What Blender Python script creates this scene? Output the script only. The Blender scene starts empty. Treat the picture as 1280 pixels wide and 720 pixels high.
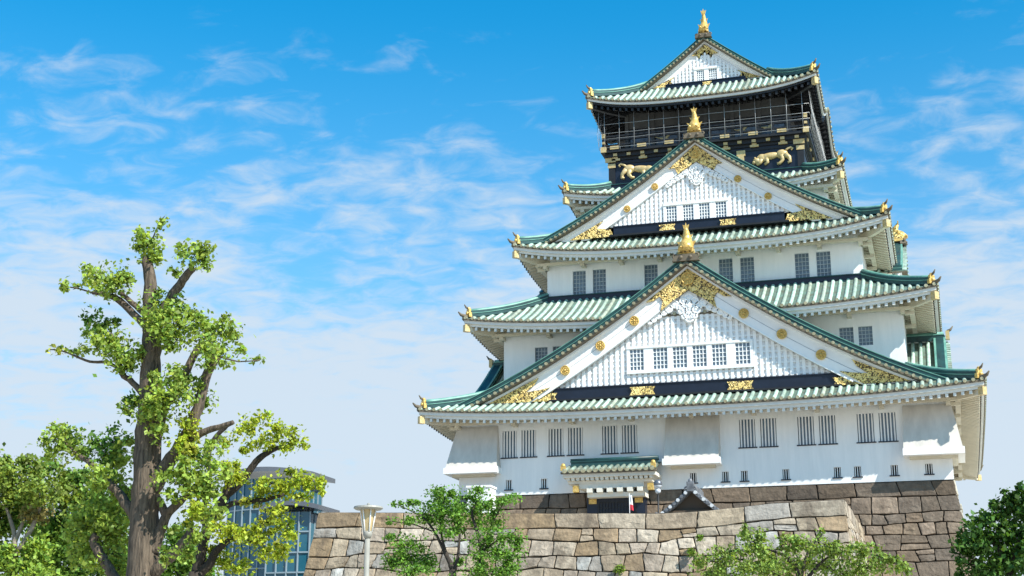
import bpy, math, random
from mathutils import Vector, Matrix
import numpy as np
R = math.radians
random.seed(7)
rng = np.random.default_rng(11)
scn = bpy.context.scene
COL = scn.collection

# ------------------------------------------------------------------ camera
CAM = Vector((14.8757, -103.6427, -8.1459))
YAW, PITCH, ROLL, FPX = -0.293204, 0.269826, 0.002983, 1825.92
cyw, syw, cpt, spt = math.cos(YAW), math.sin(YAW), math.cos(PITCH), math.sin(PITCH)
FW = Vector((syw * cpt, cyw * cpt, spt))
r0 = Vector((cyw, -syw, 0)); u0 = r0.cross(FW)
RT = r0 * math.cos(ROLL) + u0 * math.sin(ROLL)
UP = -r0 * math.sin(ROLL) + u0 * math.cos(ROLL)
cd = bpy.data.cameras.new('camera'); cam = bpy.data.objects.new('camera', cd); COL.objects.link(cam)
cam.matrix_world = Matrix(((RT.x, UP.x, -FW.x, CAM.x), (RT.y, UP.y, -FW.y, CAM.y), (RT.z, UP.z, -FW.z, CAM.z), (0, 0, 0, 1)))
cd.sensor_width = 36.0; cd.lens = FPX / 1280 * 36.0
cd.clip_start = 0.1; cd.clip_end = 8000
scn.camera = cam

# ------------------------------------------------------------------ light
SUN_AZ, SUN_EL = 116.5, 43.5          # azimuth clockwise from +Y
SUN_STRENGTH, SKY_STRENGTH, EXPOSURE = 4.6, 0.15, 0.78
sd = Vector((math.sin(R(SUN_AZ)) * math.cos(R(SUN_EL)), math.cos(R(SUN_AZ)) * math.cos(R(SUN_EL)), math.sin(R(SUN_EL))))
sl = bpy.data.lights.new('sun', 'SUN'); so = bpy.data.objects.new('sun', sl); COL.objects.link(so)
sl.energy = SUN_STRENGTH; sl.angle = R(0.5); sl.color = (1.0, 0.95, 0.86)
so.rotation_euler = sd.to_track_quat('Z', 'Y').to_euler(); so.location = (0, 0, 90)
scn.view_settings.view_transform = 'Standard'; scn.view_settings.look = 'None'
scn.view_settings.exposure = EXPOSURE; scn.view_settings.gamma = 1.0; scn.view_settings.use_curve_mapping = False

w = bpy.data.worlds.new('World'); scn.world = w; w.use_nodes = True
nt = w.node_tree; N = nt.nodes; LK = nt.links; N.clear()
def nn(t, **k):
    n = N.new(t)
    for a, b in k.items(): setattr(n, a, b)
    return n
out = nn('ShaderNodeOutputWorld'); bg = nn('ShaderNodeBackground'); bg.inputs[1].default_value = SKY_STRENGTH
sky = nn('ShaderNodeTexSky', sky_type='NISHITA'); sky.sun_disc = False
sky.sun_elevation = R(SUN_EL); sky.sun_rotation = R(SUN_AZ); sky.altitude = 50; sky.air_density = 1.0; sky.dust_density = 0.6; sky.ozone_density = 1.5
tc = nn('ShaderNodeTexCoord'); sp = nn('ShaderNodeSeparateXYZ'); LK.new(tc.outputs['Generated'], sp.inputs[0])
def mth(op, a, b=None, clamp=False):
    n = nn('ShaderNodeMath', operation=op); n.use_clamp = clamp
    for i, v in enumerate((a, b)):
        if v is None: continue
        if isinstance(v, (int, float)): n.inputs[i].default_value = v
        else: LK.new(v, n.inputs[i])
    return n.outputs[0]
tint = nn('ShaderNodeMix', data_type='RGBA', blend_type='MULTIPLY'); tint.inputs[0].default_value = 1.0
LK.new(sky.outputs[0], tint.inputs[6]); tint.inputs[7].default_value = (0.045, 0.67, 0.88, 1)
zc = mth('MAXIMUM', sp.outputs[2], 0.0); den = mth('ADD', zc, 0.13)
px = mth('DIVIDE', sp.outputs[0], den); py = mth('DIVIDE', sp.outputs[1], den)
cb = nn('ShaderNodeCombineXYZ'); LK.new(px, cb.inputs[0]); LK.new(py, cb.inputs[1])
mp = nn('ShaderNodeMapping'); mp.inputs['Rotation'].default_value = (0, 0, R(-18)); mp.inputs['Scale'].default_value = (1.0, 1.25, 1); LK.new(cb.outputs[0], mp.inputs[0])
n1 = nn('ShaderNodeTexNoise'); n1.inputs['Scale'].default_value = 1.9; n1.inputs['Detail'].default_value = 6; n1.inputs['Roughness'].default_value = 0.55; n1.inputs['Distortion'].default_value = 0.3
n2 = nn('ShaderNodeTexNoise'); n2.inputs['Scale'].default_value = 12.0; n2.inputs['Detail'].default_value = 9; n2.inputs['Roughness'].default_value = 0.58; n2.inputs['Distortion'].default_value = 0.5
for n in (n1, n2): LK.new(mp.outputs[0], n.inputs['Vector'])
el = mth('MULTIPLY', mth('SUBTRACT', 0.363, zc), 6.8)
cov = mth('ADD', mth('ADD', mth('MULTIPLY', mth('SUBTRACT', n1.outputs[0], 0.5), 2.5), mth('MULTIPLY', mth('SUBTRACT', n2.outputs[0], 0.5), 2.4)), el)
cr = nn('ShaderNodeMapRange'); cr.interpolation_type = 'SMOOTHSTEP'
LK.new(cov, cr.inputs[0]); cr.inputs[1].default_value = -0.2; cr.inputs[2].default_value = 1.2; cr.inputs[3].default_value = 0.0; cr.inputs[4].default_value = 0.9
hz = nn('ShaderNodeMapRange'); LK.new(zc, hz.inputs[0]); hz.inputs[1].default_value = 0.06; hz.inputs[2].default_value = 0.45; hz.inputs[3].default_value = 0.92; hz.inputs[4].default_value = 0.0
hzp = mth('POWER', hz.outputs[0], 1.6)
inv = mth('MULTIPLY', mth('SUBTRACT', 1.0, cr.outputs[0]), mth('SUBTRACT', 1.0, hzp)); cm = mth('SUBTRACT', 1.0, inv)
cl = nn('ShaderNodeMix', data_type='RGBA'); LK.new(cm, cl.inputs[0]); LK.new(tint.outputs[2], cl.inputs[6]); cl.inputs[7].default_value = (2.66, 3.03, 3.42, 1)
LK.new(cl.outputs[2], bg.inputs[0]); LK.new(bg.outputs[0], out.inputs[0])

# ------------------------------------------------------------------ materials
def mat(name, color, rough=0.7, metal=0.0, var=0.0, vscale=2.0, color2=None, bump=0.0, bscale=20.0, coord='Object', stretch=(1, 1, 1), spec=0.4, attr=False, detail=5):
    m = bpy.data.materials.new(name); m.use_nodes = True
    t = m.node_tree; b = t.nodes['Principled BSDF']
    b.inputs['Roughness'].default_value = rough; b.inputs['Metallic'].default_value = metal
    b.inputs['Specular IOR Level'].default_value = spec
    c1 = (*color, 1)
    tcn = t.nodes.new('ShaderNodeTexCoord'); mpn = t.nodes.new('ShaderNodeMapping'); mpn.inputs['Scale'].default_value = stretch
    t.links.new(tcn.outputs[coord], mpn.inputs[0])
    base = None
    if attr:
        a = t.nodes.new('ShaderNodeAttribute'); a.attribute_name = 'Col'; base = a.outputs['Color']
    if var > 0 or color2:
        n = t.nodes.new('ShaderNodeTexNoise'); n.inputs['Scale'].default_value = vscale; n.inputs['Detail'].default_value = detail; n.inputs['Roughness'].default_value = 0.62
        t.links.new(mpn.outputs[0], n.inputs['Vector'])
        r = t.nodes.new('ShaderNodeMapRange'); r.inputs[1].default_value = 0.33; r.inputs[2].default_value = 0.67; t.links.new(n.outputs[0], r.inputs[0])
        if attr:
            r.inputs[3].default_value = 1 - var; r.inputs[4].default_value = 1 + var
            mx = t.nodes.new('ShaderNodeVectorMath'); mx.operation = 'SCALE'
            t.links.new(base, mx.inputs[0]); t.links.new(r.outputs[0], mx.inputs['Scale']); base = mx.outputs[0]
        else:
            mx = t.nodes.new('ShaderNodeMix'); mx.data_type = 'RGBA'
            c2 = (*color2, 1) if color2 else tuple(x * (1 - var) for x in color) + (1,)
            mx.inputs[6].default_value = c2; mx.inputs[7].default_value = c1
            t.links.new(r.outputs[0], mx.inputs[0]); base = mx.outputs[2]
    if base is None: b.inputs['Base Color'].default_value = c1
    else: t.links.new(base, b.inputs['Base Color'])
    if bump > 0:
        n = t.nodes.new('ShaderNodeTexNoise'); n.inputs['Scale'].default_value = bscale; n.inputs['Detail'].default_value = 6
        t.links.new(mpn.outputs[0], n.inputs['Vector'])
        bp = t.nodes.new('ShaderNodeBump'); bp.inputs['Strength'].default_value = bump; bp.inputs['Distance'].default_value = 0.05
        t.links.new(n.outputs[0], bp.inputs['Height']); t.links.new(bp.outputs[0], b.inputs['Normal'])
    return m
M = {}
M['plaster'] = mat('white_plaster', (0.84, 0.845, 0.84), 0.8, vscale=1.3, stretch=(2.2, 2.2, .28), bump=0.15, bscale=5, color2=(0.76, 0.775, 0.775), detail=9)
M['bay'] = mat('shade_tinted_bay_plaster', (0.62, 0.59, 0.54), 0.8, vscale=1.1, color2=(0.50, 0.475, 0.435), stretch=(1.8, 1.8, .4), bump=0.1, bscale=6)  # same plaster as the walls; eave shade and warm bounce put into the colour
M['cream'] = mat('cream_painted_beam', (0.76, 0.72, 0.63), 0.6, var=0.12, vscale=2)
M['white'] = mat('white_painted_wood', (0.86, 0.86, 0.85), 0.55, var=0.05, vscale=3)
M['fascia'] = mat('pale_eave_board', (0.70, 0.71, 0.68), 0.6, var=0.12, vscale=1.2)
M['soffit'] = mat('cream_eave_wood', (0.66, 0.60, 0.47), 0.7, var=0.15, vscale=1.5)
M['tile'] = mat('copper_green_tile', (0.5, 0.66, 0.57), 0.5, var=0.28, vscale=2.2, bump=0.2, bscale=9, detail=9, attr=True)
def patina():
    f = random.uniform(.72, 1.12); t = random.random() ** 2.2 * .75
    return tuple(f * (a * (1 - t) + b_ * t) for a, b_ in zip((.43, .58, .49), (.31, .31, .24)))
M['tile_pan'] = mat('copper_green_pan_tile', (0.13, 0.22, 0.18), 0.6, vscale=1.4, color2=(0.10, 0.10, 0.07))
M['tile_end'] = mat('weathered_bronze_tile_end', (0.42, 0.40, 0.27), 0.5, vscale=3, color2=(0.22, 0.19, 0.11))
M['brown'] = mat('brown_patina', (0.16, 0.13, 0.09), 0.7, var=0.3, vscale=2)
M['teal'] = mat('dark_teal_ridge', (0.022, 0.085, 0.08), 0.4, vscale=1.0, color2=(0.014, 0.035, 0.04))
M['greenline'] = mat('pale_green_copper', (0.19, 0.40, 0.32), 0.45, vscale=1.2, color2=(0.09, 0.24, 0.20))
M['navy'] = mat('black_lacquer', (0.012, 0.018, 0.035), 0.35, var=0.3, vscale=2)
M['black'] = mat('black_wood', (0.016, 0.017, 0.020), 0.5, var=0.3, vscale=2)
M['gold'] = mat('gold_leaf', (0.80, 0.56, 0.19), 0.36, metal=0.25, vscale=7, color2=(0.46, 0.28, 0.06), bump=0.6, bscale=10)
M['brass'] = mat('pale_brass_fitting', (0.62, 0.49, 0.27), 0.4, metal=0.15, vscale=5, color2=(0.5, 0.36, 0.14), bump=0.25, bscale=14)
M['glass'] = mat('window_glass', (0.17, 0.235, 0.30), 0.12, var=0.35, vscale=1.3, spec=0.6)  # blue-grey base colour carries the reflected sky
M['lattice'] = mat('grey_window_lattice', (0.42, 0.48, 0.52), 0.6)
M['darkroom'] = mat('dark_interior', (0.012, 0.013, 0.016), 0.8)
M['greywall'] = mat('dark_grey_wood', (0.085, 0.085, 0.082), 0.8, var=0.25, vscale=1.5)  # dark grey wood, tone varied by noise
M['panelblue'] = mat('blue_grey_painted_panel', (0.16, 0.21, 0.27), 0.6, vscale=1.6, color2=(0.07, 0.09, 0.12))
M['wire'] = mat('steel_wire', (0.42, 0.43, 0.43), 0.4, metal=0.3)
M['stone_sun'] = mat('castle_stone', (0.4, 0.35, 0.28), 0.9, var=0.27, vscale=2.6, attr=True, bump=1.0, bscale=6, detail=12)
def stain_stone():
    t = M['stone_sun'].node_tree; b = t.nodes['Principled BSDF']; src = b.inputs['Base Color'].links[0].from_socket
    tcn = t.nodes.new('ShaderNodeTexCoord'); mpn = t.nodes.new('ShaderNodeMapping'); mpn.inputs['Scale'].default_value = (1, 1, .6); t.links.new(tcn.outputs['Object'], mpn.inputs[0])
    n = t.nodes.new('ShaderNodeTexNoise'); n.inputs['Scale'].default_value = .9; n.inputs['Detail'].default_value = 7; n.inputs['Roughness'].default_value = .68; t.links.new(mpn.outputs[0], n.inputs['Vector'])
    r = t.nodes.new('ShaderNodeMapRange'); r.inputs[1].default_value = .49; r.inputs[2].default_value = .64; r.inputs[3].default_value = 0; r.inputs[4].default_value = .62; t.links.new(n.outputs[0], r.inputs[0])
    mx = t.nodes.new('ShaderNodeMix'); mx.data_type = 'RGBA'; t.links.new(r.outputs[0], mx.inputs[0]); t.links.new(src, mx.inputs[6]); mx.inputs[7].default_value = (.10, .075, .055, 1)
    t.links.new(mx.outputs[2], b.inputs['Base Color'])
stain_stone()
M['gap'] = mat('stone_gap', (0.03, 0.026, 0.02), 0.95)
M['greytile'] = mat('grey_roof_tile', (0.20, 0.21, 0.23), 0.4, vscale=3, color2=(0.10, 0.105, 0.115), bump=0.2)
M['wood'] = mat('dark_wood', (0.09, 0.065, 0.045), 0.7)
M['ground'] = mat('gravel_ground', (0.52, 0.47, 0.39), 0.95, var=0.25, vscale=0.4, bump=0.4, bscale=3)
M['mullion'] = mat('blue_grey_mullion', (0.26, 0.33, 0.37), 0.45)
M['steel'] = mat('painted_steel', (0.62, 0.63, 0.64), 0.45)
M['lampmetal'] = mat('weathered_lamp_metal', (0.32, 0.31, 0.27), 0.5, var=0.2, vscale=3)
M['darksteel'] = mat('dark_grey_metal_roof', (0.17, 0.18, 0.20), 0.35, metal=0.5)
M['lampglass'] = mat('amber_lantern_glass', (0.55, 0.42, 0.22), 0.35, var=0.2, vscale=4)
M['red'] = mat('red_cloth', (0.55, 0.03, 0.05), 0.8)
M['globe'] = mat('frosted_globe', (0.6, 0.62, 0.65), 0.25)
M['creamlight'] = mat('cream_sunlit_stone', (0.62, 0.57, 0.45), 0.85, var=0.25, vscale=1.2)
def curtain_glass():
    m = bpy.data.materials.new('blue_curtain_glass'); m.use_nodes = True
    b = m.node_tree.nodes['Principled BSDF']; b.inputs['Base Color'].default_value = (0.02, 0.11, 0.16, 1); b.inputs['Roughness'].default_value = 0.05
    b.inputs['Specular IOR Level'].default_value = 0.6
    return m
M['curtain'] = curtain_glass()
def fret():
    m = bpy.data.materials.new('gold_fretwork'); m.use_nodes = True; t = m.node_tree; b = t.nodes['Principled BSDF']
    tcn = t.nodes.new('ShaderNodeTexCoord'); n = t.nodes.new('ShaderNodeTexNoise'); n.inputs['Scale'].default_value = 4.4; n.inputs['Detail'].default_value = 2.5; n.inputs['Distortion'].default_value = 2.2
    t.links.new(tcn.outputs['Object'], n.inputs['Vector'])
    r = t.nodes.new('ShaderNodeValToRGB'); e = r.color_ramp.elements
    e[0].position = 0.445; e[0].color = (0.075, 0.05, 0.02, 1); e[1].position = 0.50; e[1].color = (0.86, 0.58, 0.16, 1)
    x = r.color_ramp.elements.new(0.62); x.color = (0.92, 0.72, 0.30, 1)
    t.links.new(n.outputs[0], r.inputs[0]); t.links.new(r.outputs[0], b.inputs['Base Color'])
    b.inputs['Metallic'].default_value = 0.12; b.inputs['Roughness'].default_value = 0.4
    bp = t.nodes.new('ShaderNodeBump'); bp.inputs['Strength'].default_value = 0.9; bp.inputs['Distance'].default_value = 0.12
    t.links.new(n.outputs[0], bp.inputs['Height']); t.links.new(bp.outputs[0], b.inputs['Normal'])
    return m
M['fret'] = fret()
def leafmat(name):
    m = bpy.data.materials.new(name); m.use_nodes = True; t = m.node_tree; t.nodes.clear()
    o = t.nodes.new('ShaderNodeOutputMaterial'); a = t.nodes.new('ShaderNodeAttribute'); a.attribute_name = 'Col'
    d = t.nodes.new('ShaderNodeBsdfPrincipled'); d.inputs['Roughness'].default_value = 0.5; d.inputs['Specular IOR Level'].default_value = 0.25
    tr = t.nodes.new('ShaderNodeBsdfTranslucent'); mx = t.nodes.new('ShaderNodeMixShader'); mx.inputs[0].default_value = 0.33
    g = t.nodes.new('ShaderNodeMix'); g.data_type = 'RGBA'; g.blend_type = 'MULTIPLY'; g.inputs[0].default_value = 1; g.inputs[7].default_value = (1.5, 1.35, 0.5, 1)
    t.links.new(a.outputs[0], d.inputs['Base Color']); t.links.new(a.outputs[0], g.inputs[6]); t.links.new(g.outputs[2], tr.inputs[0])
    t.links.new(d.outputs[0], mx.inputs[1]); t.links.new(tr.outputs[0], mx.inputs[2]); t.links.new(mx.outputs[0], o.inputs[0])
    return m
M['leaf'] = leafmat('leaf')
M['bark'] = mat('grey_brown_bark', (0.175, 0.135, 0.098), 0.95, vscale=4, color2=(0.035, 0.027, 0.02), stretch=(4.5, 4.5, 0.5), bump=1.0, bscale=5, detail=10)
M['palebark'] = mat('pale_dry_bark', (0.30, 0.26, 0.20), 0.9, vscale=5, color2=(0.16, 0.13, 0.10))
M['darkbark'] = mat('dark_bark', (0.06, 0.048, 0.038), 0.9, vscale=5, color2=(0.03, 0.024, 0.02), stretch=(3, 3, .6), bump=0.8, bscale=8)

# ------------------------------------------------------------------ mesh helpers
class MB:
    def __init__(s, T=None): s.v = []; s.f = []; s.m = []; s.sm = []; s.mats = []; s.c = []; s.T = T; s.col = None
    def mi(s, m):
        m = M[m] if isinstance(m, str) else m
        if m not in s.mats: s.mats.append(m)
        return s.mats.index(m)
    def add(s, vs, fs, m, smooth=False):
        b = len(s.v); i = s.mi(m)
        for p in vs:
            p = Vector(p); s.v.append(s.T @ p if s.T else p)
        for f in fs: s.f.append([b + k for k in f]); s.m.append(i); s.sm.append(smooth); s.c.append(s.col)
    def box(s, a, b, m):
        x0, y0, z0 = [min(a[i], b[i]) for i in range(3)]; x1, y1, z1 = [max(a[i], b[i]) for i in range(3)]
        s.hexa([(x0, y0, z0), (x1, y0, z0), (x1, y1, z0), (x0, y1, z0), (x0, y0, z1), (x1, y0, z1), (x1, y1, z1), (x0, y1, z1)], m)
    def hexa(s, p, m): s.add(p, [(3, 2, 1, 0), (4, 5, 6, 7), (0, 1, 5, 4), (1, 2, 6, 5), (2, 3, 7, 6), (3, 0, 4, 7)], m)
    def rows(s, rows, m, closed=True, caps=True, smooth=False):
        n = len(rows[0]); vs = [p for r in rows for p in r]; fs = []
        for i in range(len(rows) - 1):
            for j in range(n if closed else n - 1):
                k = (j + 1) % n
                fs.append((i * n + j, i * n + k, (i + 1) * n + k, (i + 1) * n + j))
        if caps and closed:
            fs.append(tuple(range(n - 1, -1, -1))); fs.append(tuple((len(rows) - 1) * n + j for j in range(n)))
        s.add(vs, fs, m, smooth)
    def tube(s, pts, rad, m, n=8, smooth=True, jitter=0.0):
        pts = [Vector(p) for p in pts]; rad = rad if hasattr(rad, '__len__') else [rad] * len(pts); rows = []
        up = Vector((0.13, 0.31, 0.94)); prev = None
        for i, p in enumerate(pts):
            d = (pts[min(i + 1, len(pts) - 1)] - pts[max(i - 1, 0)]).normalized()
            if prev is None:
                a = d.cross(up if abs(d.dot(up)) < .95 else Vector((1, 0, 0))).normalized()
            else:
                a = (prev - d * prev.dot(d)).normalized()
            prev = a; b = d.cross(a)
            rows.append([p + (a * math.cos(2 * math.pi * k / n) + b * math.sin(2 * math.pi * k / n)) * rad[i] * (1 + (random.random() - .5) * jitter) for k in range(n)])
        s.rows(rows, m, smooth=smooth)
    def cyl(s, a, b, r, m, n=12, r2=None): s.tube([a, b], [r, r if r2 is None else r2], m, n, smooth=False)
    def ball(s, c, r, m, nu=10, nv=7, rot=None):
        r = r if hasattr(r, '__len__') else (r, r, r); c = Vector(c); vs = []; fs = []
        for i in range(nv + 1):
            ph = math.pi * i / nv
            for j in range(nu):
                th = 2 * math.pi * j / nu
                p = Vector((r[0] * math.sin(ph) * math.cos(th), r[1] * math.sin(ph) * math.sin(th), r[2] * math.cos(ph)))
                if rot: p = rot @ p
                vs.append(c + p)
        for i in range(nv):
            for j in range(nu): fs.append((i * nu + j, (i + 1) * nu + j, (i + 1) * nu + (j + 1) % nu, i * nu + (j + 1) % nu))
        s.add(vs, fs, m, True)
    def torus(s, c, R_, r, m, n=16, k=6, ax='y', a0=0, a1=2 * math.pi):
        pts = []
        full = abs(a1 - a0 - 2 * math.pi) < 1e-6; rows = []
        for i in range(n + 1):
            a = a0 + (a1 - a0) * i / n; e = Vector((math.cos(a), 0, math.sin(a))); row = []
            for j in range(k):
                b = 2 * math.pi * j / k; row.append(Vector(c) + e * (R_ + r * math.cos(b)) + Vector((0, 1, 0)) * r * math.sin(b))
            rows.append(row)
        s.rows(rows, m, caps=not full, smooth=True)
    def poly(s, pts, y0, y1, m):           # polygon in (x,z), extruded y0 (front) .. y1 (back)
        n = len(pts); vs = [(x, y0, z) for x, z in pts] + [(x, y1, z) for x, z in pts]
        fs = [tuple(range(n)), tuple(range(2 * n - 1, n - 1, -1))] + [(i, (i + 1) % n, n + (i + 1) % n, n + i) for i in range(n)]
        s.add(vs, fs, m)
    def build(s, name, parent=None, label=None, cat=None, group=None, kind=None, loc=None):
        off = Vector(loc) if loc else Vector((0, 0, 0))
        p = parent
        while p is not None: off = off + Vector(p.location); p = p.parent
        me = bpy.data.meshes.new(name); me.from_pydata([v - off for v in s.v], [], s.f)
        for m in s.mats: me.materials.append(m)
        me.polygons.foreach_set('material_index', s.m); me.polygons.foreach_set('use_smooth', s.sm)
        if any(c is not None for c in s.c):
            at = me.color_attributes.new('Col', 'FLOAT_COLOR', 'CORNER'); d = []
            for f, c in zip(s.f, s.c):
                c = c or (.3, .3, .3); d += [c[0], c[1], c[2], 1.0] * len(f)
            at.data.foreach_set('color', d)
        me.update()
        o = bpy.data.objects.new(name, me); COL.objects.link(o)
        if parent: o.parent = parent
        if loc: o.location = loc
        tag(o, label, cat, group, kind)
        return o
def tag(o, label=None, cat=None, group=None, kind=None):
    for k, v in (('label', label), ('category', cat), ('group', group), ('kind', kind)):
        if v: o[k] = v
def empty(name, loc, label, cat, group=None):
    o = bpy.data.objects.new(name, None); COL.objects.link(o); o.location = loc; o.empty_display_size = .5
    tag(o, label, cat, group); return o
def at(pxl, pyl, Y):                       # photograph pixel -> point on the vertical plane y = Y
    d = FW + RT * ((pxl - 640) / FPX) - UP * ((pyl - 360) / FPX)
    return CAM + d * ((Y - CAM.y) / d.y)

# ------------------------------------------------------------------ ground
g = MB(); g.add([(-3000, -3000, -9.75), (3000, -3000, -9.75), (3000, 3000, -9.75), (-3000, 3000, -9.75)], [(0, 1, 2, 3)], 'ground')
g.build('ground', kind='structure')

# ================================================================== CASTLE
DD = 1.14                                   # depth half = width half + DD
tower = empty('castle_tower', (0, 0, 3.7), 'white five-tiered castle tower with green copper roofs and gold-trimmed gables', 'castle')

def mapk(k, a, d, z): return [(a, -d, z), (d, a, z), (-a, d, z), (-d, -a, z)][k]

def wall_holes(b, k, half, dist, z0, z1, holes, m, depth=0.24):
    """one wall face with real openings; holes = (a0, a1, z0, z1)"""
    xs = sorted({-half, half, *[h[0] for h in holes], *[h[1] for h in holes]}); zs = sorted({z0, z1, *[h[2] for h in holes], *[h[3] for h in holes]})
    for i in range(len(xs) - 1):
        for j in range(len(zs) - 1):
            cx, cz = (xs[i] + xs[i + 1]) / 2, (zs[j] + zs[j + 1]) / 2
            if any(h[0] < cx < h[1] and h[2] < cz < h[3] for h in holes): continue
            b.add([mapk(k, xs[i], dist, zs[j]), mapk(k, xs[i + 1], dist, zs[j]), mapk(k, xs[i + 1], dist, zs[j + 1]), mapk(k, xs[i], dist, zs[j + 1])], [(0, 1, 2, 3)], m)
    for a0, a1, c0, c1 in holes:
        q = lambda a, d, z: mapk(k, a, d, z)
        d2 = dist - depth
        b.add([q(a0, dist, c0), q(a1, dist, c0), q(a1, d2, c0), q(a0, d2, c0)], [(0, 1, 2, 3)], m)
        b.add([q(a0, dist, c1), q(a1, dist, c1), q(a1, d2, c1), q(a0, d2, c1)], [(3, 2, 1, 0)], m)
        b.add([q(a0, dist, c0), q(a0, dist, c1), q(a0, d2, c1), q(a0, d2, c0)], [(3, 2, 1, 0)], m)
        b.add([q(a1, dist, c0), q(a1, dist, c1), q(a1, d2, c1), q(a1, d2, c0)], [(0, 1, 2, 3)], m)

def storey(half, z0, z1, front, side, m='plaster'):
    b = MB(); d = half + DD
    wall_holes(b, 0, half, d, z0, z1, front, m)
    wall_holes(b, 1, d, half, z0, z1, side, m); wall_holes(b, 3, d, half, z0, z1, side, m); wall_holes(b, 2, half, d, z0, z1, front, m)
    return b.build('storey_wall', tower)

def window(k, dist, h, kind='bars', nbar=5, parent=None):
    a0, a1, z0, z1 = h; parent = parent or tower
    b = MB(); dp = dist - 0.2; q = lambda a, d, z: mapk(k, a, d, z)
    def bx(a, c, d0, d1, e0, e1, m):
        P = [q(a, d0, e0), q(c, d1, e1)]; b.box(P[0], P[1], m)
    W, H = a1 - a0, z1 - z0
    if kind == 'bars':
        for i in range(nbar):
            c = a0 + W * (i + .5) / nbar; hb = .04 if H > .8 else .022
            bx(c - hb, c + hb, dist - .17, dist - .1, z0, z1, 'white')
        bx(a0 - .09, a1 + .09, dist - .02, dist + .06, z0 - .07, z0 - .002, 'navy')
    else:
        nx, nz = (4, 6) if H > 1.4 else (4, 5)
        for i in range(nx + 1):
            c = a0 + W * i / nx; bx(max(a0, c - .016), min(a1, c + .016), dist - .19, dist - .13, z0, z1, 'lattice')
        for i in range(nz + 1):
            c = z0 + H * i / nz; bx(a0, a1, dist - .18, dist - .14, max(z0, c - .016), min(z1, c + .016), 'lattice')
    name = 'loophole' if H < .8 else 'window'
    o = b.build(name, parent)
    if parent is tower:
        p = MB(); P = [q(a0, dist - .235, z0), q(a1, dist - .215, z1)]; p.box(P[0], P[1], 'glass' if H > .8 else 'darkroom'); p.build('pane', o)
    return o

def conc(t, c=0.22): return t + c * (t * t - t)

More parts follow.
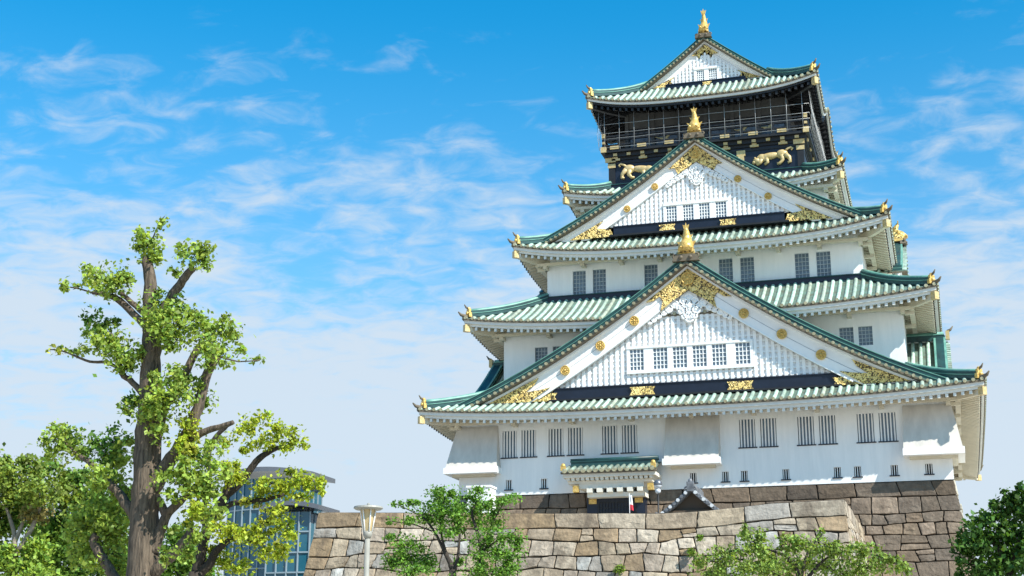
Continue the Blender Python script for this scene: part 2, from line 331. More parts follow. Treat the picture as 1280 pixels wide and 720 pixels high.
def eave_roof(we, ze, wi, zi, lift, label, bump=0.0, wall=None, dark=False, sp=0.47):
    """four-sided skirt roof with rib tiles, fascia, rafters, corner ridges; returns the roof part"""
    de, di = we + DD, wi + DD; rise = zi - ze; run = we - wi; wall = wall or wi
    AE = [we, de, we, de]; DE = [de, we, de, we]
    def Z(k, a, d):
        t = (DE[k] - d) / run; A = AE[k] - (DE[k] - d); u = min(1.0, abs(a) / max(A, .01)); tt = min(max(t, 0), 1)
        z = ze + rise * conc(t) + lift * (u ** 3.2) * (1 - tt) ** 1.4
        if bump and k in (1, 3): z += bump * math.exp(-(a / 2.3) ** 2) * (1 - tt) ** .8 - bump * .14 * math.exp(-((abs(a) - 4.4) / 1.1) ** 2) * (1 - tt)
        return z
    b = MB(); NS = 26 if not bump else 44
    for k in range(4):
        rr = []
        for i in range(6):
            d = DE[k] - run * i / 5; A = AE[k] - (DE[k] - d)
            rr.append([mapk(k, A * (-1 + 2 * j / NS), d, Z(k, A * (-1 + 2 * j / NS), d)) for j in range(NS + 1)])
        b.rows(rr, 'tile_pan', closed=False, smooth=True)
        n = int(AE[k] / sp)
        for i in range(-n, n + 1):
            a = i * AE[k] / (n + .35); dmin = max(DE[k] - run, DE[k] - (AE[k] - abs(a)))
            r = .125; rows = []
            ns = 5
            for q in range(ns + 1):
                d = DE[k] + .07 + (dmin - DE[k] - .07) * q / ns; z = Z(k, a, d)
                rows.append([mapk(k, a + r * math.cos(th), d, z - .02 + r * 1.15 * math.sin(th)) for th in [math.pi * e / 6 for e in range(7)]])
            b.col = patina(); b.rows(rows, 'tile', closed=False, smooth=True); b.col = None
            z = Z(k, a, DE[k]) + .02
            c0 = mapk(k, a, DE[k] - .1, z); c1 = mapk(k, a, DE[k] + .1, z)
            b.cyl(c0, c1, .105, 'tile_end', 9)
        # drooping edge of the pan tiles
        def strip(d0, d1, z0, z1, m, bb, inset=0.0):
            rw = []
            for j in range(NS + 1):
                s = -1 + 2 * j / NS; pts = []
                for d, zz in ((d0, z0), (d0, z1), (d1, z1), (d1, z0)):
                    A = AE[k] - (DE[k] - d); pts.append(mapk(k, s * A, d, Z(k, s * AE[k], DE[k]) + zz))
                rw.append(pts)
            bb.rows(rw, m)
        strip(DE[k] + .03, DE[k] - .12, -.13, -.01, 'brown', b)
    roof = b.build('eave_roof', tower, label=label)
    fs = MB()
    for k in range(4):
        def strip(d0, d1, z0, z1, m):
            rw = []
            for j in range(NS + 1):
                s = -1 + 2 * j / NS; pts = []
                for d, zz in ((d0, z0), (d0, z1), (d1, z1), (d1, z0)):
                    A = AE[k] - (DE[k] - d); pts.append(mapk(k, s * A, d, Z(k, s * AE[k], DE[k]) + zz))
                rw.append(pts)
            fs.rows(rw, m)
        if dark:
            strip(DE[k] - .06, DE[k] - .3, -.30, -.131, 'fascia'); strip(DE[k] - .18, DE[k] - .4, -.48, -.302, 'black')
        else:
            strip(DE[k] - .06, DE[k] - .3, -.33, -.131, 'fascia'); strip(DE[k] - .2, DE[k] - .45, -.52, -.332, 'fascia')
    fs.build('fascia', roof)
    # soffit and rafters
    rf = MB(); m2 = 'black' if dark else 'soffit'; m3 = 'black' if dark else 'fascia'
    slope = .30
    for k in range(4):
        dw = DE[k] - (we - wall) - .05
        rr = []
        for i in range(4):
            d = DE[k] - .3 - (DE[k] - .3 - dw) * i / 3; A = AE[k] - (DE[k] - d); t = (DE[k] - d) / run
            rr.append([mapk(k, A * (-1 + 2 * j / NS), d, Z(k, AE[k] * (-1 + 2 * j / NS), DE[k]) * 0 + ze - .50 + slope * (DE[k] - .3 - d) + (Z(k, AE[k] * (-1 + 2 * j / NS), DE[k]) - ze) * (1 - t) ** .9) for j in range(NS + 1)])
        rf.rows(rr, m2, closed=False, smooth=True)
        n = int(AE[k] / .44)
        for i in range(-n, n + 1):
            a = i * .44 ; dmin = max(dw, DE[k] - (AE[k] - abs(a))); d0 = DE[k] - .24
            if d0 - dmin < .15: continue
            rows = []
            for q in range(4):
                d = d0 + (dmin - d0) * q / 3; t = (DE[k] - d) / run; A = AE[k] - (DE[k] - d)
                z = ze - .50 + slope * (DE[k] - .3 - d) + (Z(k, min(abs(a) / A, 1) * AE[k] * (1 if a > 0 else -1), DE[k]) - ze) * (1 - t) ** .9
                rows.append([mapk(k, a - .085, d, z - .2), mapk(k, a + .085, d, z - .2), mapk(k, a + .085, d, z + .01), mapk(k, a - .085, d, z + .01)])
            rf.rows([rows[0], [tuple(np.array(rows[0][c]) + .08 * (np.array(rows[1][c]) - np.array(rows[0][c])) / max(1e-6, np.linalg.norm(np.array(rows[1][c]) - np.array(rows[0][c])))) for c in range(4)]], m3)
            rf.rows(rows[0:1] + rows[1:], m2 if dark else 'soffit', caps=False)
        # purlin and brackets on the wall head
        zt = ze - .50 + slope * (we - wall - .3) - .22
        if not dark:
            A = AE[k] - (we - wall)
            p0 = mapk(k, -A - .5, dw + .45, zt - .16); p1 = mapk(k, A + .5, dw + .75, zt + .02); rf.box(p0, p1, m2)
            for i in range(-4, 5):
                a = i * A / 4; rf.box(mapk(k, a - .13, dw, zt - .36), mapk(k, a + .13, dw + .72, zt - .165), m2)
    for sx in (1, -1):
        for sy in (1, -1):
            rows = []
            for t in (0.02, .5, 1.0):
                off = (we - wall) * t; x, y = sx * (we - .12 - off), sy * (de - .12 - off); z = ze - .5 + slope * off + lift * (1 - t) ** 1.3
                e = Vector((-sx * sy, 1, 0)).normalized() * .13 * sy
                rows.append([(x + e.x, y + e.y, z - .36), (x - e.x, y - e.y, z - .36), (x - e.x, y - e.y, z + .05), (x + e.x, y + e.y, z + .05)])
            rf.rows(rows, m2)
    rf.build('rafter_soffit', roof)
    for sx in (1, -1):
        for sy in (1, -1):
            rg = MB(); dirv = Vector((sx, sy, 0)).normalized(); pe = Vector((-dirv.y, dirv.x, 0))
            path = [.075 + (1.0 - .075) * i / 8 for i in range(9)]
            def hz(t): return ze + rise * conc(t) + lift * (1 - t) ** 1.4
            for wd, z0, z1, m in ((.26, -.02, .22, 'teal'), (.30, .22, .26, 'greenline'), (.21, .26, .42, 'teal')):
                rg.rows([[Vector((sx * (we - run * t), sy * (de - run * t), hz(t))) + pe * s_ * wd + Vector((0, 0, zz)) for s_, zz in ((-1, z0), (1, z0), (1, z1), (-1, z1))] for t in path], m)
            rg.tube([Vector((sx * (we - run * t), sy * (de - run * t), hz(t) + .44)) for t in path], .15, 'greenline', 8)
            # up-swept corner tile at the tip
            tip = Vector((sx * we, sy * de, ze + lift))
            rg.tube([tip - dirv * .9 + Vector((0, 0, .10)), tip - dirv * .2 + Vector((0, 0, .12)), tip + dirv * .16 + Vector((0, 0, .2)), tip + dirv * .36 + Vector((0, 0, .38))], [.15, .14, .10, .04], 'brown', 7)
            rg.build('corner_ridge', roof)
            fn = MB(); t0 = path[0]; c = Vector((sx * (we - run * t0), sy * (de - run * t0), hz(t0) + .0)) + dirv * .06
            def bxo(u0, u1, v0, v1, z0, z1, m):
                fn.hexa([c + dirv * u + pe * v + Vector((0, 0, z)) for z in (z0, z1) for u, v in ((u0, v0), (u1, v0), (u1, v1), (u0, v1))], m)
            bxo(-.1, .1, -.27, .27, 0, .3, 'gold'); bxo(-.08, .08, -.18, .18, .3, .56, 'gold')
            fn.ball(c + dirv * .1 + Vector((0, 0, .26)), (.13, .13, .15), 'gold', 8, 5)
            fn.ball(c + Vector((0, 0, .6)), .12, 'gold', 8, 5)
            fn.tube([c + Vector((0, 0, .58)) + dirv * .0, c + dirv * .2 + Vector((0, 0, .66)), c + dirv * .34 + Vector((0, 0, .84))], [.085, .07, .03], 'brown', 7)
            fn.build('corner_finial', roof); fn = MB()
            c2 = Vector((sx * (we - .10), sy * (de - .10), ze - .66 + lift))
            fn.hexa([c2 + dirv * u + pe * v + Vector((0, 0, z)) for z in (-.24, .22) for u, v in ((-.3, -.16), (.06, -.16), (.06, .16), (-.3, .16))], 'brass')
            fn.build('beam_cap', roof)
    # dark ridge band where the roof meets the wall above
    bd = MB()
    for k in range(4):
        A = AE[k] - run; D = DE[k] - run
        bd.box(mapk(k, -A - .26, D + .003, zi - .14), mapk(k, A + .26, D + .26, zi + .16), 'navy')
        bd.box(mapk(k, -A - .32, D + .003, zi + .163), mapk(k, A + .32, D + .32, zi + .22), 'teal')
    bd.build('ridge_band', roof)
    return roof

def shachi(parent, c, h, T=None, r=.44):
    """gold dolphin-fish finial, head down, tail up, facing -Y"""
    b = MB(T); c = Vector(c)
    b.hexa([c + Vector(p) for p in ((-r * 1.15, -.42, -.12), (r * 1.15, -.42, -.12), (r * 1.15, .5, -.12), (-r * 1.15, .5, -.12), (-r * .95, -.36, .12), (r * .95, -.36, .12), (r * .95, .42, .12), (-r * .95, .42, .12))], 'gold')
    b.hexa([c + Vector(p) for p in ((-r * .98, -.46, .12), (r * .98, -.46, .12), (r * .98, .3, .12), (-r * .98, .3, .12), (-r * .7, -.40, .62), (r * .7, -.40, .62), (r * .7, .25, .62), (-r * .7, .25, .62))], 'fret')
    pts = [(0, -.34, .16), (0, -.3, .36), (0, -.12, .62), (0, .08, .86), (0, .16, 1.12), (0, .1, 1.4), (0, -.02, 1.66), (0, -.06, 1.86)]
    rad = [r * .74, r * .92, r * .86, r * .72, r * .58, r * .44, r * .3, r * .16]; k = h / 2.1
    pts = [c + Vector((p[0], p[1], p[2] * k)) for p in pts]
    b.tube(pts, rad, 'gold', 10, smooth=True)
    for i in range(1, 7):                                   # scale ridges
        b.torus(pts[i], rad[i] * .98, .04, 'gold', 14, 5) if False else b.ball(pts[i], (rad[i] * 1.07, rad[i] * 1.02, .055), 'gold', 10, 4)
    for s in (-1, 1):
        b.ball(c + Vector((s * r * .5, -.62, .42 * k)), .09, 'gold', 7, 5)          # eyes
        b.poly([(c.x + s * r * .6, c.z + .5 * k), (c.x + s * r * 1.15, c.z + .95 * k), (c.x + s * r * .55, c.z + .85 * k)], c.y - .05, c.y + .03, 'gold')
        b.poly([(c.x + s * r * .4, c.z + 1.05 * k), (c.x + s * r * .75, c.z + 1.42 * k), (c.x + s * r * .32, c.z + 1.3 * k)], c.y + .05, c.y + .12, 'gold')
    b.poly([(c.x - .12, c.z + 1.7 * k), (c.x + .12, c.z + 1.7 * k), (c.x + .2, c.z + 2.02 * k), (c.x + .06, c.z + 1.95 * k), (c.x, c.z + 2.16 * k), (c.x - .06, c.z + 1.95 * k), (c.x - .2, c.z + 2.02 * k)], c.y - .12, c.y - .04, 'gold')
    b.hexa([c + Vector((sx * .05, y, z * k)) for y, z in ((.3, .55), (.62, .8)) for sx in (-1, 1)] + [c + Vector((sx * .03, y, z * k)) for y, z in ((.3, 1.3), (.5, 1.45)) for sx in (-1, 1)], 'gold')
    return b.build('ridge_finial', parent)

def gable(zap, s1, k2, xe, yf, yb, py, zb, xp, wins, wz, T=None, label=None, lat=.36, bw=1.28, scale=1.0, gold=True, finial=2.1, med=(), name='gable', plain=False, beam=None, zclip=None, endm='tile_end'):
    """front gable: zg is the top of the rake; panel plane y=py, rake front y=yf, slab runs back to y=yb"""
    zg = lambda x: zap - s1 * abs(x) + k2 * x * x
    S = scale
    zc_ = zclip if zclip is not None else -99
    def bwid(x): return bw * (1 + .42 * (abs(x) / xe) ** 2)
    b = MB(T)                                                # lattice panel is the gable's own mesh
    nx = 40
    top = lambda x: zg(x) - .8 * S - bwid(x) * .75
    base = zb + .0
    rr = [[(-xp + 2 * xp * i / nx, py, base) for i in range(nx + 1)], [(-xp + 2 * xp * i / nx, py, max(base + .01, top(-xp + 2 * xp * i / nx))) for i in range(nx + 1)]]
    b.rows(rr, 'white', closed=False)
    hx = [(h[0] - .12, h[1] + .12) for h in wins]
    n = int(xp / lat)
    for i in range(-n, n + 1):
        x = i * lat; zt = top(x) - .02
        if zt - base < .15: continue
        segs = [(base, zt)]
        if wins and wins[0][0] - .18 < x < wins[-1][1] + .18: segs = [(base, wz[0] - .2), (wz[1] + .12, zt)]
        for z0, z1 in segs:
            if z1 - z0 > .05: b.box((x - lat * .27, py - .15, z0), (x + lat * .27, py - .002, z1), 'white')
    nz = int((top(0) - base) / lat)
    for j in range(nz + 1):
        z = base + (j + .5) * lat
        xs = [x for x in np.linspace(0, xp, 90) if top(x) > z]
        if not xs: continue
        xm = xs[-1]
        if wins and wz[0] - .25 < z < wz[1] + .18:
            for a, c in ((-xm, wins[0][0] - .18), (wins[-1][1] + .18, xm)):
                if c - a > .1: b.box((a, py - .09, z - .06), (c, py - .003, z + .06), 'white')
        else: b.box((-xm, py - .09, z - .06), (xm, py - .003, z + .06), 'white')
    if wins:
        a, c = wins[0][0] - .18, wins[-1][1] + .18
        b.box((a, py - .26, wz[1] + .02), (c, py - .01, wz[1] + .16), 'white'); b.box((a, py - .26, wz[0] - .22), (c, py - .01, wz[0] - .02), 'white')
        ed = [a] + [e for h in wins for e in (h[0], h[1])] + [c]
        for i in range(0, len(ed), 2): b.box((ed[i], py - .22, wz[0] - .02), (ed[i + 1], py - .012, wz[1] + .02), 'white')
    gb = b.build(name, tower, label=label)
    # windows
    for h in wins:
        q = MB(T); q.box((h[0], py - .1, wz[0] - .02), (h[1], py - .02, wz[1] + .02), 'glass')
        W = h[1] - h[0]; H = wz[1] - wz[0]
        for i in range(5): 
            x = h[0] + W * i / 4; q.box((max(h[0], x - .025), py - .17, wz[0] - .02), (min(h[1], x + .025), py - .101, wz[1] + .02), 'white')
        for i in range(6):
            z = wz[0] + H * i / 5; q.box((h[0], py - .16, max(wz[0] - .02, z - .02)), (h[1], py - .101, min(wz[1] + .02, z + .02)), 'white')
        q.build('gable_window', gb)
    # bargeboards (two boards each side with a groove between)
    NB = 22
    for s in (-1, 1):
        q = MB(T); xs = [xe * .93 * i / NB for i in range(NB + 1)]
        def lay(f0, f1, y0, y1, m, x1=1.0, add=0.0):
            tp = lambda x, f: max(zc_, zg(x) - .57 * S - f(x))
            xx = [x for x in xs if zg(x) - .57 * S - f0(x) > zc_ + .03]
            q.rows([[(s * x, yy, zz) for yy, zz in ((y0, tp(x, f0)), (y0, tp(x, f1)), (y1, tp(x, f1)), (y1, tp(x, f0)))] for x in xx], m)
        lay(lambda x: 0, lambda x: .2 * S, yf + .42, yf + .95, 'white')
        lay(lambda x: .2 * S, lambda x: .2 * S + bwid(x) * .47, yf + .58, yf + .72, 'white')
        lay(lambda x: .2 * S + bwid(x) * .47, lambda x: .2 * S + bwid(x) * .50, yf + .64, yf + .72, 'lattice')
        lay(lambda x: .2 * S + bwid(x) * .50, lambda x: .2 * S + bwid(x) * .93, yf + .56, yf + .72, 'white')
        lay(lambda x: .2 * S + bwid(x) * .93, lambda x: .2 * S + bwid(x), yf + .5, yf + .74, 'white')
        q.build('bargeboard', gb)
    # roof slab, edge tiles, rake ridges, main ridge
    q = MB(T); NX = 30
    for s in (-1, 1):
        xs = [xe * i / NX for i in range(NX + 1)]
        def lay(z0, z1, y0, y1, m, wob=0.0):
            q.rows([[(s * x, yy, zg(x) + zz) for yy, zz in ((y0, z0), (y0, z1), (y1, z1), (y1, z0))] for x in xs], m)
        lay(-.62 * S, -.5 * S, yf + .02, yf + 1.2, 'brown')
        lay(-.72 * S, -.5 * S, yf + .9, yb, 'soffit')
        lay(-.50 * S, -.40 * S, yf + .06, yb, 'tile_pan')
        # rake ridge: stacked teal with pale copper lines
        lay(-.40 * S, -.19 * S, yf + .22, yf + .9, 'teal'); lay(-.19 * S, -.155 * S, yf + .18, yf + .95, 'greenline')
        lay(-.155 * S, .07 * S, yf + .24, yf + .88, 'teal'); lay(.07 * S, .115 * S, yf + .2, yf + .32, 'greenline'); lay(.07 * S, .105 * S, yf + .322, yf + .80, 'teal'); lay(.07 * S, .115 * S, yf + .802, yf + .93, 'greenline')
        # tile ends down the rake
        L = 0; x = .3
        while x < xe - .1:
            z = zg(x) - .47 * S; q.col = patina(); q.cyl((s * x, yf - .06, z), (s * x, yf + .34, z + .03), .1 * S, endm, 9)
            q.col = None; x += .42 * S / math.sqrt(1 + (s1 - 2 * k2 * x) ** 2)
        y = yf + 1.3
        while y < yb:
            q.col = patina(); q.tube([(s * x, y, zg(x) - .38 * S) for x in xs[::3]], .125, 'tile', 6); q.col = None; y += .47
    hr = .75 * S
    q.box((-.3 * S, yf + .3, zap - .35 * S), (.3 * S, yb, zap - .35 * S + hr * .6), 'teal'); q.box((-.35 * S, yf + .26, zap - .348 * S + hr * .6), (.35 * S, yb, zap - .35 * S + hr * .7), 'greenline')
    q.tube([(0, yf + .3, zap + .22 * S), (0, yb, zap + .22 * S)], .2 * S, 'greenline', 8)
    q.build('gable_roof', gb)
    if finial:
        f = MB(T)                                            # dark onigawara under the gold fish
        f.poly([(-.85 * S, zap - .42 * S), (.85 * S, zap - .42 * S), (.72 * S, zap - .12 * S), (.55 * S, zap + .02 * S), (-.55 * S, zap + .02 * S), (-.72 * S, zap - .12 * S)], yf - .06, yf + .34, 'brown')
        for s in (-1, 1):
            f.torus((s * .68 * S, yf + .05, zap - .08 * S), .13 * S, .06 * S, 'brown', 10, 5); f.ball((s * .3 * S, yf - .06, zap - .18 * S), .13 * S, 'brown', 8, 5)
        f.build('ridge_end_tile', gb)
        shachi(gb, (0, yf + .5, zap + .06 * S), finial, T, .54 * S)
    if beam:
        bx, z0, z1 = beam
        f = MB(T); f.box((-bx, py - .34, z0), (bx, py + .3, z1), 'navy'); f.box((-bx - .3, py - .46, z0 - .12), (bx + .3, py + .3, z0 - .003), 'black')
        f.box((-bx, py - .40, z1 + .003), (bx, py + .2, z1 + .07), 'navy')
        f.build('lacquer_beam', gb)
    return gb

# ---- storeys ------------------------------------------------------------
W0 = []
for c in (-11.05, -8.02, -4.58, 3.02 + .9, 7.4, 10.87):
    for e in (-1, 1): W0.append((c + e * .63 - .48 if True else 0, c + e * .63 + .48, 6.07, 7.78))
L0 = [(c - .2, c + .2, 4.06, 4.66) for c in (-11.71, -9.42, -0.07, 1.88, 3.01, 5.47, 8.47, 9.63, 11.72, 13.66)]
S0 = [(c - .5, c + .5, 6.07, 7.78) for c in (-8, -4, 0, 4, 8)]
storey(15.0, 3.7, 9.0, W0 + L0, S0)
for h in W0: window(0, 16.14, h, 'bars', 5)
for h in L0: window(0, 16.14, h, 'bars', 3)
for h in S0: window(1, 15.0, h, 'bars', 5)
W1 = [(-11.02, -10.14, 12.4, 13.6), (-9.76, -8.88, 12.4, 13.6), (9.22, 10.1, 12.4, 13.6), (10.4, 11.28, 12.4, 13.6)]
W1 = [(a * .965, b_ * .965, c, d) for a, b_, c, d in W1]
storey(12.76, 9.4, 15.2, W1, [])
for h in W1: window(0, 13.9, h, 'lat')
W2 = [(-8.64, -7.74, 17.64, 19.3), (-7.25, -6.35, 17.64, 19.3), (-3.72, -2.82, 17.64, 19.34), (1.26, 2.16, 17.64, 19.34), (2.66, 3.56, 17.64, 19.32), (6.19, 7.09, 17.64, 19.3), (7.56, 8.46, 17.64, 19.3)]
storey(10.42, 16.2, 20.6, W2, [])
for h in W2: window(0, 11.56, h, 'lat')
storey(8.3, 21.0, 25.2, [], [])

# ---- roofs --------------------------------------------------------------
eave_roof(17.1, 8.5, 12.76, 10.65, .55, 'broad lowest green roof over the first storey', wall=15.0)
eave_roof(14.9, 14.66, 10.42, 17.35, .72, 'second green roof half hidden by the large gable', wall=12.76)
eave_roof(12.33, 20.03, 8.3, 22.7, .9, 'third green roof carrying the upper gable', wall=10.42)
eave_roof(9.53, 24.76, 6.75, 26.25, .66, 'small fourth green roof below the black storey', wall=8.3)
eave_roof(8.11, 32.08, 4.4, 34.62, .82, 'top green roof with black eaves and wavy side eaves', bump=1.5, wall=5.6, dark=True, sp=.44)

# ---- front gables -------------------------------------------------------
G1W = [(-3.86, -2.96), (-2.38, -1.46), (-1.14, -.24), (.1, .98), (1.3, 2.2), (2.74, 3.66)]
g1 = gable(18.22, .77, .0123, 15.3, -16.9, -11.6, -15.9, 10.3, 8.9, G1W, (11.2, 12.55), label='large lower gable with six windows', beam=(8.75, 9.58, 10.22), zclip=9.42)
G2W = [(-2.12, -1.4), (-.99, -.27), (.09, .81), (1.2, 1.92)]
g2 = gable(28.08, .77, .0143, 11.1, -12.3, -7.6, -11.5, 22.15, 5.9, G2W, (22.15, 23.27), label='upper gable with four windows', scale=.85, bw=1.02, lat=.31, beam=(5.7, 21.52, 22.05), finial=1.95, zclip=21.35)
G3W = [(-.64, -.09), (.23, .84)]
g3 = gable(37.95, .82, .0133, 6.0, -6.6, 6.6, -6.0, 34.35, 3.0, G3W, (34.46, 35.3), label='small top gable with two windows', scale=.72, bw=.72, lat=.27, beam=(2.9, 33.98, 34.3), finial=2.05, zclip=33.95)

def gold_shapes(par, shapes, y, th=.07):
    for pts in shapes:
        b = MB(); b.poly(pts, y - th, y, 'fret'); b.build('gold_plate', par)
def sym(p): return [(-x, z) for x, z in reversed(p)]
# gable 1 gilding
gold_shapes(g1, [[(0, 17.42), (-1.3, 16.52), (-2.66, 15.44), (-2.2, 15.5), (-1.82, 15.78), (-1.62, 15.4), (-1.78, 14.79), (-1.0, 15.4), (0, 16.05), (1.0, 15.4), (1.75, 14.79), (1.6, 15.4), (1.82, 15.78), (2.2, 15.5), (2.7, 15.44), (1.3, 16.52)]], -16.36)
ft = [(-13.0, 9.52), (-11.3, 10.28), (-9.69, 11.03), (-9.95, 10.6), (-10.6, 10.12), (-9.7, 10.22), (-8.94, 10.36), (-9.6, 9.95), (-10.31, 9.5)]
gold_shapes(g1, [ft, sym(ft)], -16.36)
lp = [(-10.2, 9.52), (-9.4, 10.02), (-8.5, 10.0), (-8.68, 9.74), (-8.5, 9.5)]
gold_shapes(g1, [lp, sym(lp)], -16.26)
bp_ = lambda c, w_, z0, z1: [(c - w_, z0), (c - w_ * .82, (z0 + z1) / 2), (c - w_, z1), (c + w_, z1), (c + w_ * .82, (z0 + z1) / 2), (c + w_, z0)]
gold_shapes(g1, [bp_(-3.05, .8, 9.57, 10.1), bp_(3.0, .8, 9.57, 10.1)], -16.26)
# gable 2 gilding
gold_shapes(g2, [[(0, 27.4), (-1.85, 25.86), (-1.45, 25.9), (-1.22, 25.44), (0, 26.22), (1.2, 25.5), (1.4, 25.9), (1.78, 25.92)]], -11.76)
ft = [(-8.75, 21.42), (-6.41, 22.62), (-6.9, 22.1), (-5.9, 21.95), (-5.74, 21.45)]
gold_shapes(g2, [ft, sym(ft)], -11.76); gold_shapes(g2, [bp_(-2.04, .55, 21.5, 21.92), bp_(2.02, .55, 21.5, 21.92)], -11.87)
gold_shapes(g3, [[(0, 37.3), (-.95, 36.5), (-.6, 36.5), (-.5, 36.2), (0, 36.65), (.5, 36.2), (.6, 36.5), (.95, 36.5)]], -6.08)
ft = [(-3.9, 34.3), (-2.3, 35.0), (-2.6, 34.7), (-2.25, 34.3)]
gold_shapes(g3, [ft, sym(ft)], -6.08); gold_shapes(g3, [bp_(.12, .33, 33.98, 34.24)], -6.36)

def medal(par, x, z, y, r):
    b = MB(); b.cyl((x, y + .06, z), (x, y - .05, z), r, 'gold', 20); b.torus((x, y - .05, z), r * .88, r * .14, 'gold', 20, 6); b.ball((x, y - .06, z), (r * .3, .07, r * .3), 'gold', 10, 6)
    for i in range(8):
        a = i * math.pi / 4; b.ball((x + r * .54 * math.cos(a), y - .05, z + r * .54 * math.sin(a)), (r * .2, .05, r * .2), 'gold', 7, 5)
    b.build('medallion', par)
for x, z in ((-7.95, 11.4), (-5.65, 12.85), (-3.45, 14.3), (3.4, 14.3), (5.65, 12.85), (7.92, 11.42)): medal(g1, x, z, -16.4, .31)
medal(g1, 0, 16.78, -16.46, .42)
for x, z in ((-2.82, 24.7), (-4.75, 23.3), (2.76, 24.7), (4.7, 23.3)): medal(g2, x, z, -11.8, .24)
medal(g2, 0, 26.75, -11.86, .28)

def carving(par, cx, zt, y, S):
    """white carved pendant with scroll wings"""
    b = MB()
    P = lambda x, z: (cx + x * S, y, zt + z * S)
    b.poly([(cx + x * S, zt + z * S) for x, z in ((0, .25), (-.5, -.05), (-.62, -.45), (-.85, -.7), (-.62, -1.1), (-.4, -1.35), (-.2, -1.62), (.2, -1.62), (.4, -1.35), (.62, -1.1), (.85, -.7), (.62, -.45), (.5, -.05))], y - .02, y + .1, 'white'); b.torus(P(0, -.2), .26 * S, .07 * S, 'white', 16, 6); b.ball(P(0, -.2), (.16 * S, .1, .16 * S), 'white'); b.ball(P(0, -.75), (.2 * S, .1, .2 * S), 'white')
    for x, z, r in ((0, -.55, .2), (-.36, -.42, .22), (.36, -.42, .22), (-.42, -1.0, .25), (.42, -1.0, .25), (0, -1.5, .26), (-.28, -1.35, .2), (.28, -1.35, .2), (-.62, -.72, .2), (.62, -.72, .2), (0, -.95, .22)):
        b.torus(P(x, z), r * S, .075 * S, 'white', 14, 6); b.ball(P(x, z), (.09 * S, .09, .09 * S), 'white', 7, 5)
    for s in (-1, 1):
        for i, (x, z, r) in enumerate(((.95, -.55, .24), (1.3, -.85, .22), (1.62, -1.02, .2), (1.95, -1.22, .19), (2.28, -1.45, .17), (2.5, -1.62, .12))):
            b.torus(P(s * x, z), r * S, .07 * S, 'white', 12, 6); b.ball(P(s * x, z - .03), (r * .9 * S, .07, r * .8 * S), 'white', 9, 5)
    b.build('carved_pendant', par)
carving(g1, 0, 15.8, -16.2, 1.0); carving(g2, 0, 25.98, -11.72, .8); carving(g3, .05, 36.3, -6.06, .48)

# ---- side dormer gables -------------------------------------------------
def side_T(s, y0): return Matrix.Translation((0, y0, 0)) @ Matrix.Rotation(R(90 if s > 0 else -90), 4, 'Z')
for s in (1, -1):
    for y0 in (-8.6, 8.6):
        gable(13.85, .78, .02, 4.6, -15.35, -12.6, -14.5, 10.9, 2.2, [], (0, 0), T=side_T(s, y0), name='dormer_gable', scale=.8, bw=.8, finial=0, endm='tile')
    d = gable(23.0, .72, .02, 5.4, -12.95, -8.3, -12.2, 20.6, 2.2, [], (0, 0), T=side_T(s, 0), name='dormer_gable', scale=.8, bw=.9, finial=1.5, endm='tile')
for s in (1, -1):
    for y0 in (-8.6, 8.6):
        b = MB(); c = Vector((s * 15.3, y0, 13.85)); b.box(c + Vector((-.12, -.22, -.2)), c + Vector((.12, .22, .35)), 'brass'); b.tube([c + Vector((0, 0, .34)), c + Vector((s * .2, 0, .44)), c + Vector((s * .36, 0, .66))], [.1, .08, .03], 'brown', 6)
        b.build('dormer_ridge_tile', tower)

# ---- stone-drop bays ----------------------------------------------------
def bay(x0t, x1t, x0b, x1b, yb_, corner):
    b = MB(); yt, ybm = -16.2, -17.05
    for (xa, xb, y, z) in (): pass
    top = [(x0t, yt, 8.1), (x1t, yt, 8.1), (x1t, yb_, 8.1), (x0t, yb_, 8.1)]; bot = [(x0b, ybm, 5.44), (x1b, ybm, 5.44), (x1b, yb_, 5.44), (x0b, yb_, 5.44)]
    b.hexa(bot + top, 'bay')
    e = .1
    b.box((x0b - (e if corner != 1 else .04), ybm - e, 5.05), (x1b + (e if corner != -1 else .04), yb_, 5.437), 'white')
    b.box((x0b + .3, ybm + .5, 4.9), (x1b - .3, yb_, 5.047), 'soffit')
    b.build('stone_drop_bay', tower)
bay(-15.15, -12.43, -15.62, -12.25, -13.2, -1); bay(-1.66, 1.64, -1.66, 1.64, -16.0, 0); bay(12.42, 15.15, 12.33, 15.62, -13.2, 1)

# ---- entrance canopy and door ------------------------------------------
b = MB(); x0, x1 = -7.75, -1.95; yr, ye = -17.0, -18.25
zs = lambda y: 4.72 + .42 * ((y - ye) / (yr - ye))
b.rows([[(x0, y, zs(y)), (x1, y, zs(y))] for y in (ye, -17.6, yr, -16.2)], 'tile_pan', closed=False)
n = 15
for i in range(n):
    x = x0 + .2 + (x1 - x0 - .4) * i / (n - 1)
    b.col = tuple(.55 * v for v in patina()); b.tube([(x, ye - .06, zs(ye) + .02), (x, yr, zs(yr) + .03)], .125, 'tile', 8); b.col = None; b.cyl((x, ye - .08, zs(ye) + .03), (x, ye + .05, zs(ye) + .03), .145, 'tile_end', 10)
b.box((x0 - .05, ye - .01, zs(ye) - .14), (x1 + .05, ye + .15, zs(ye) - .02), 'brown')
b.box((x0 + .35, -17.25, 5.1), (x1 - .1, -16.85, 5.42), 'teal'); b.box((x0 + .3, -17.3, 5.422), (x1 - .05, -16.8, 5.48), 'teal'); b.tube([(x0 + .3, -17.05, 5.54), (x1 - .05, -17.05, 5.54)], .13, 'teal', 8)
canopy = b.build('entrance_canopy', tower, label='small dark green tiled canopy over the entrance')
b = MB()
b.box((x0 + .05, -18.1, 4.36), (x1 - .05, -16.2, 4.57), 'cream')
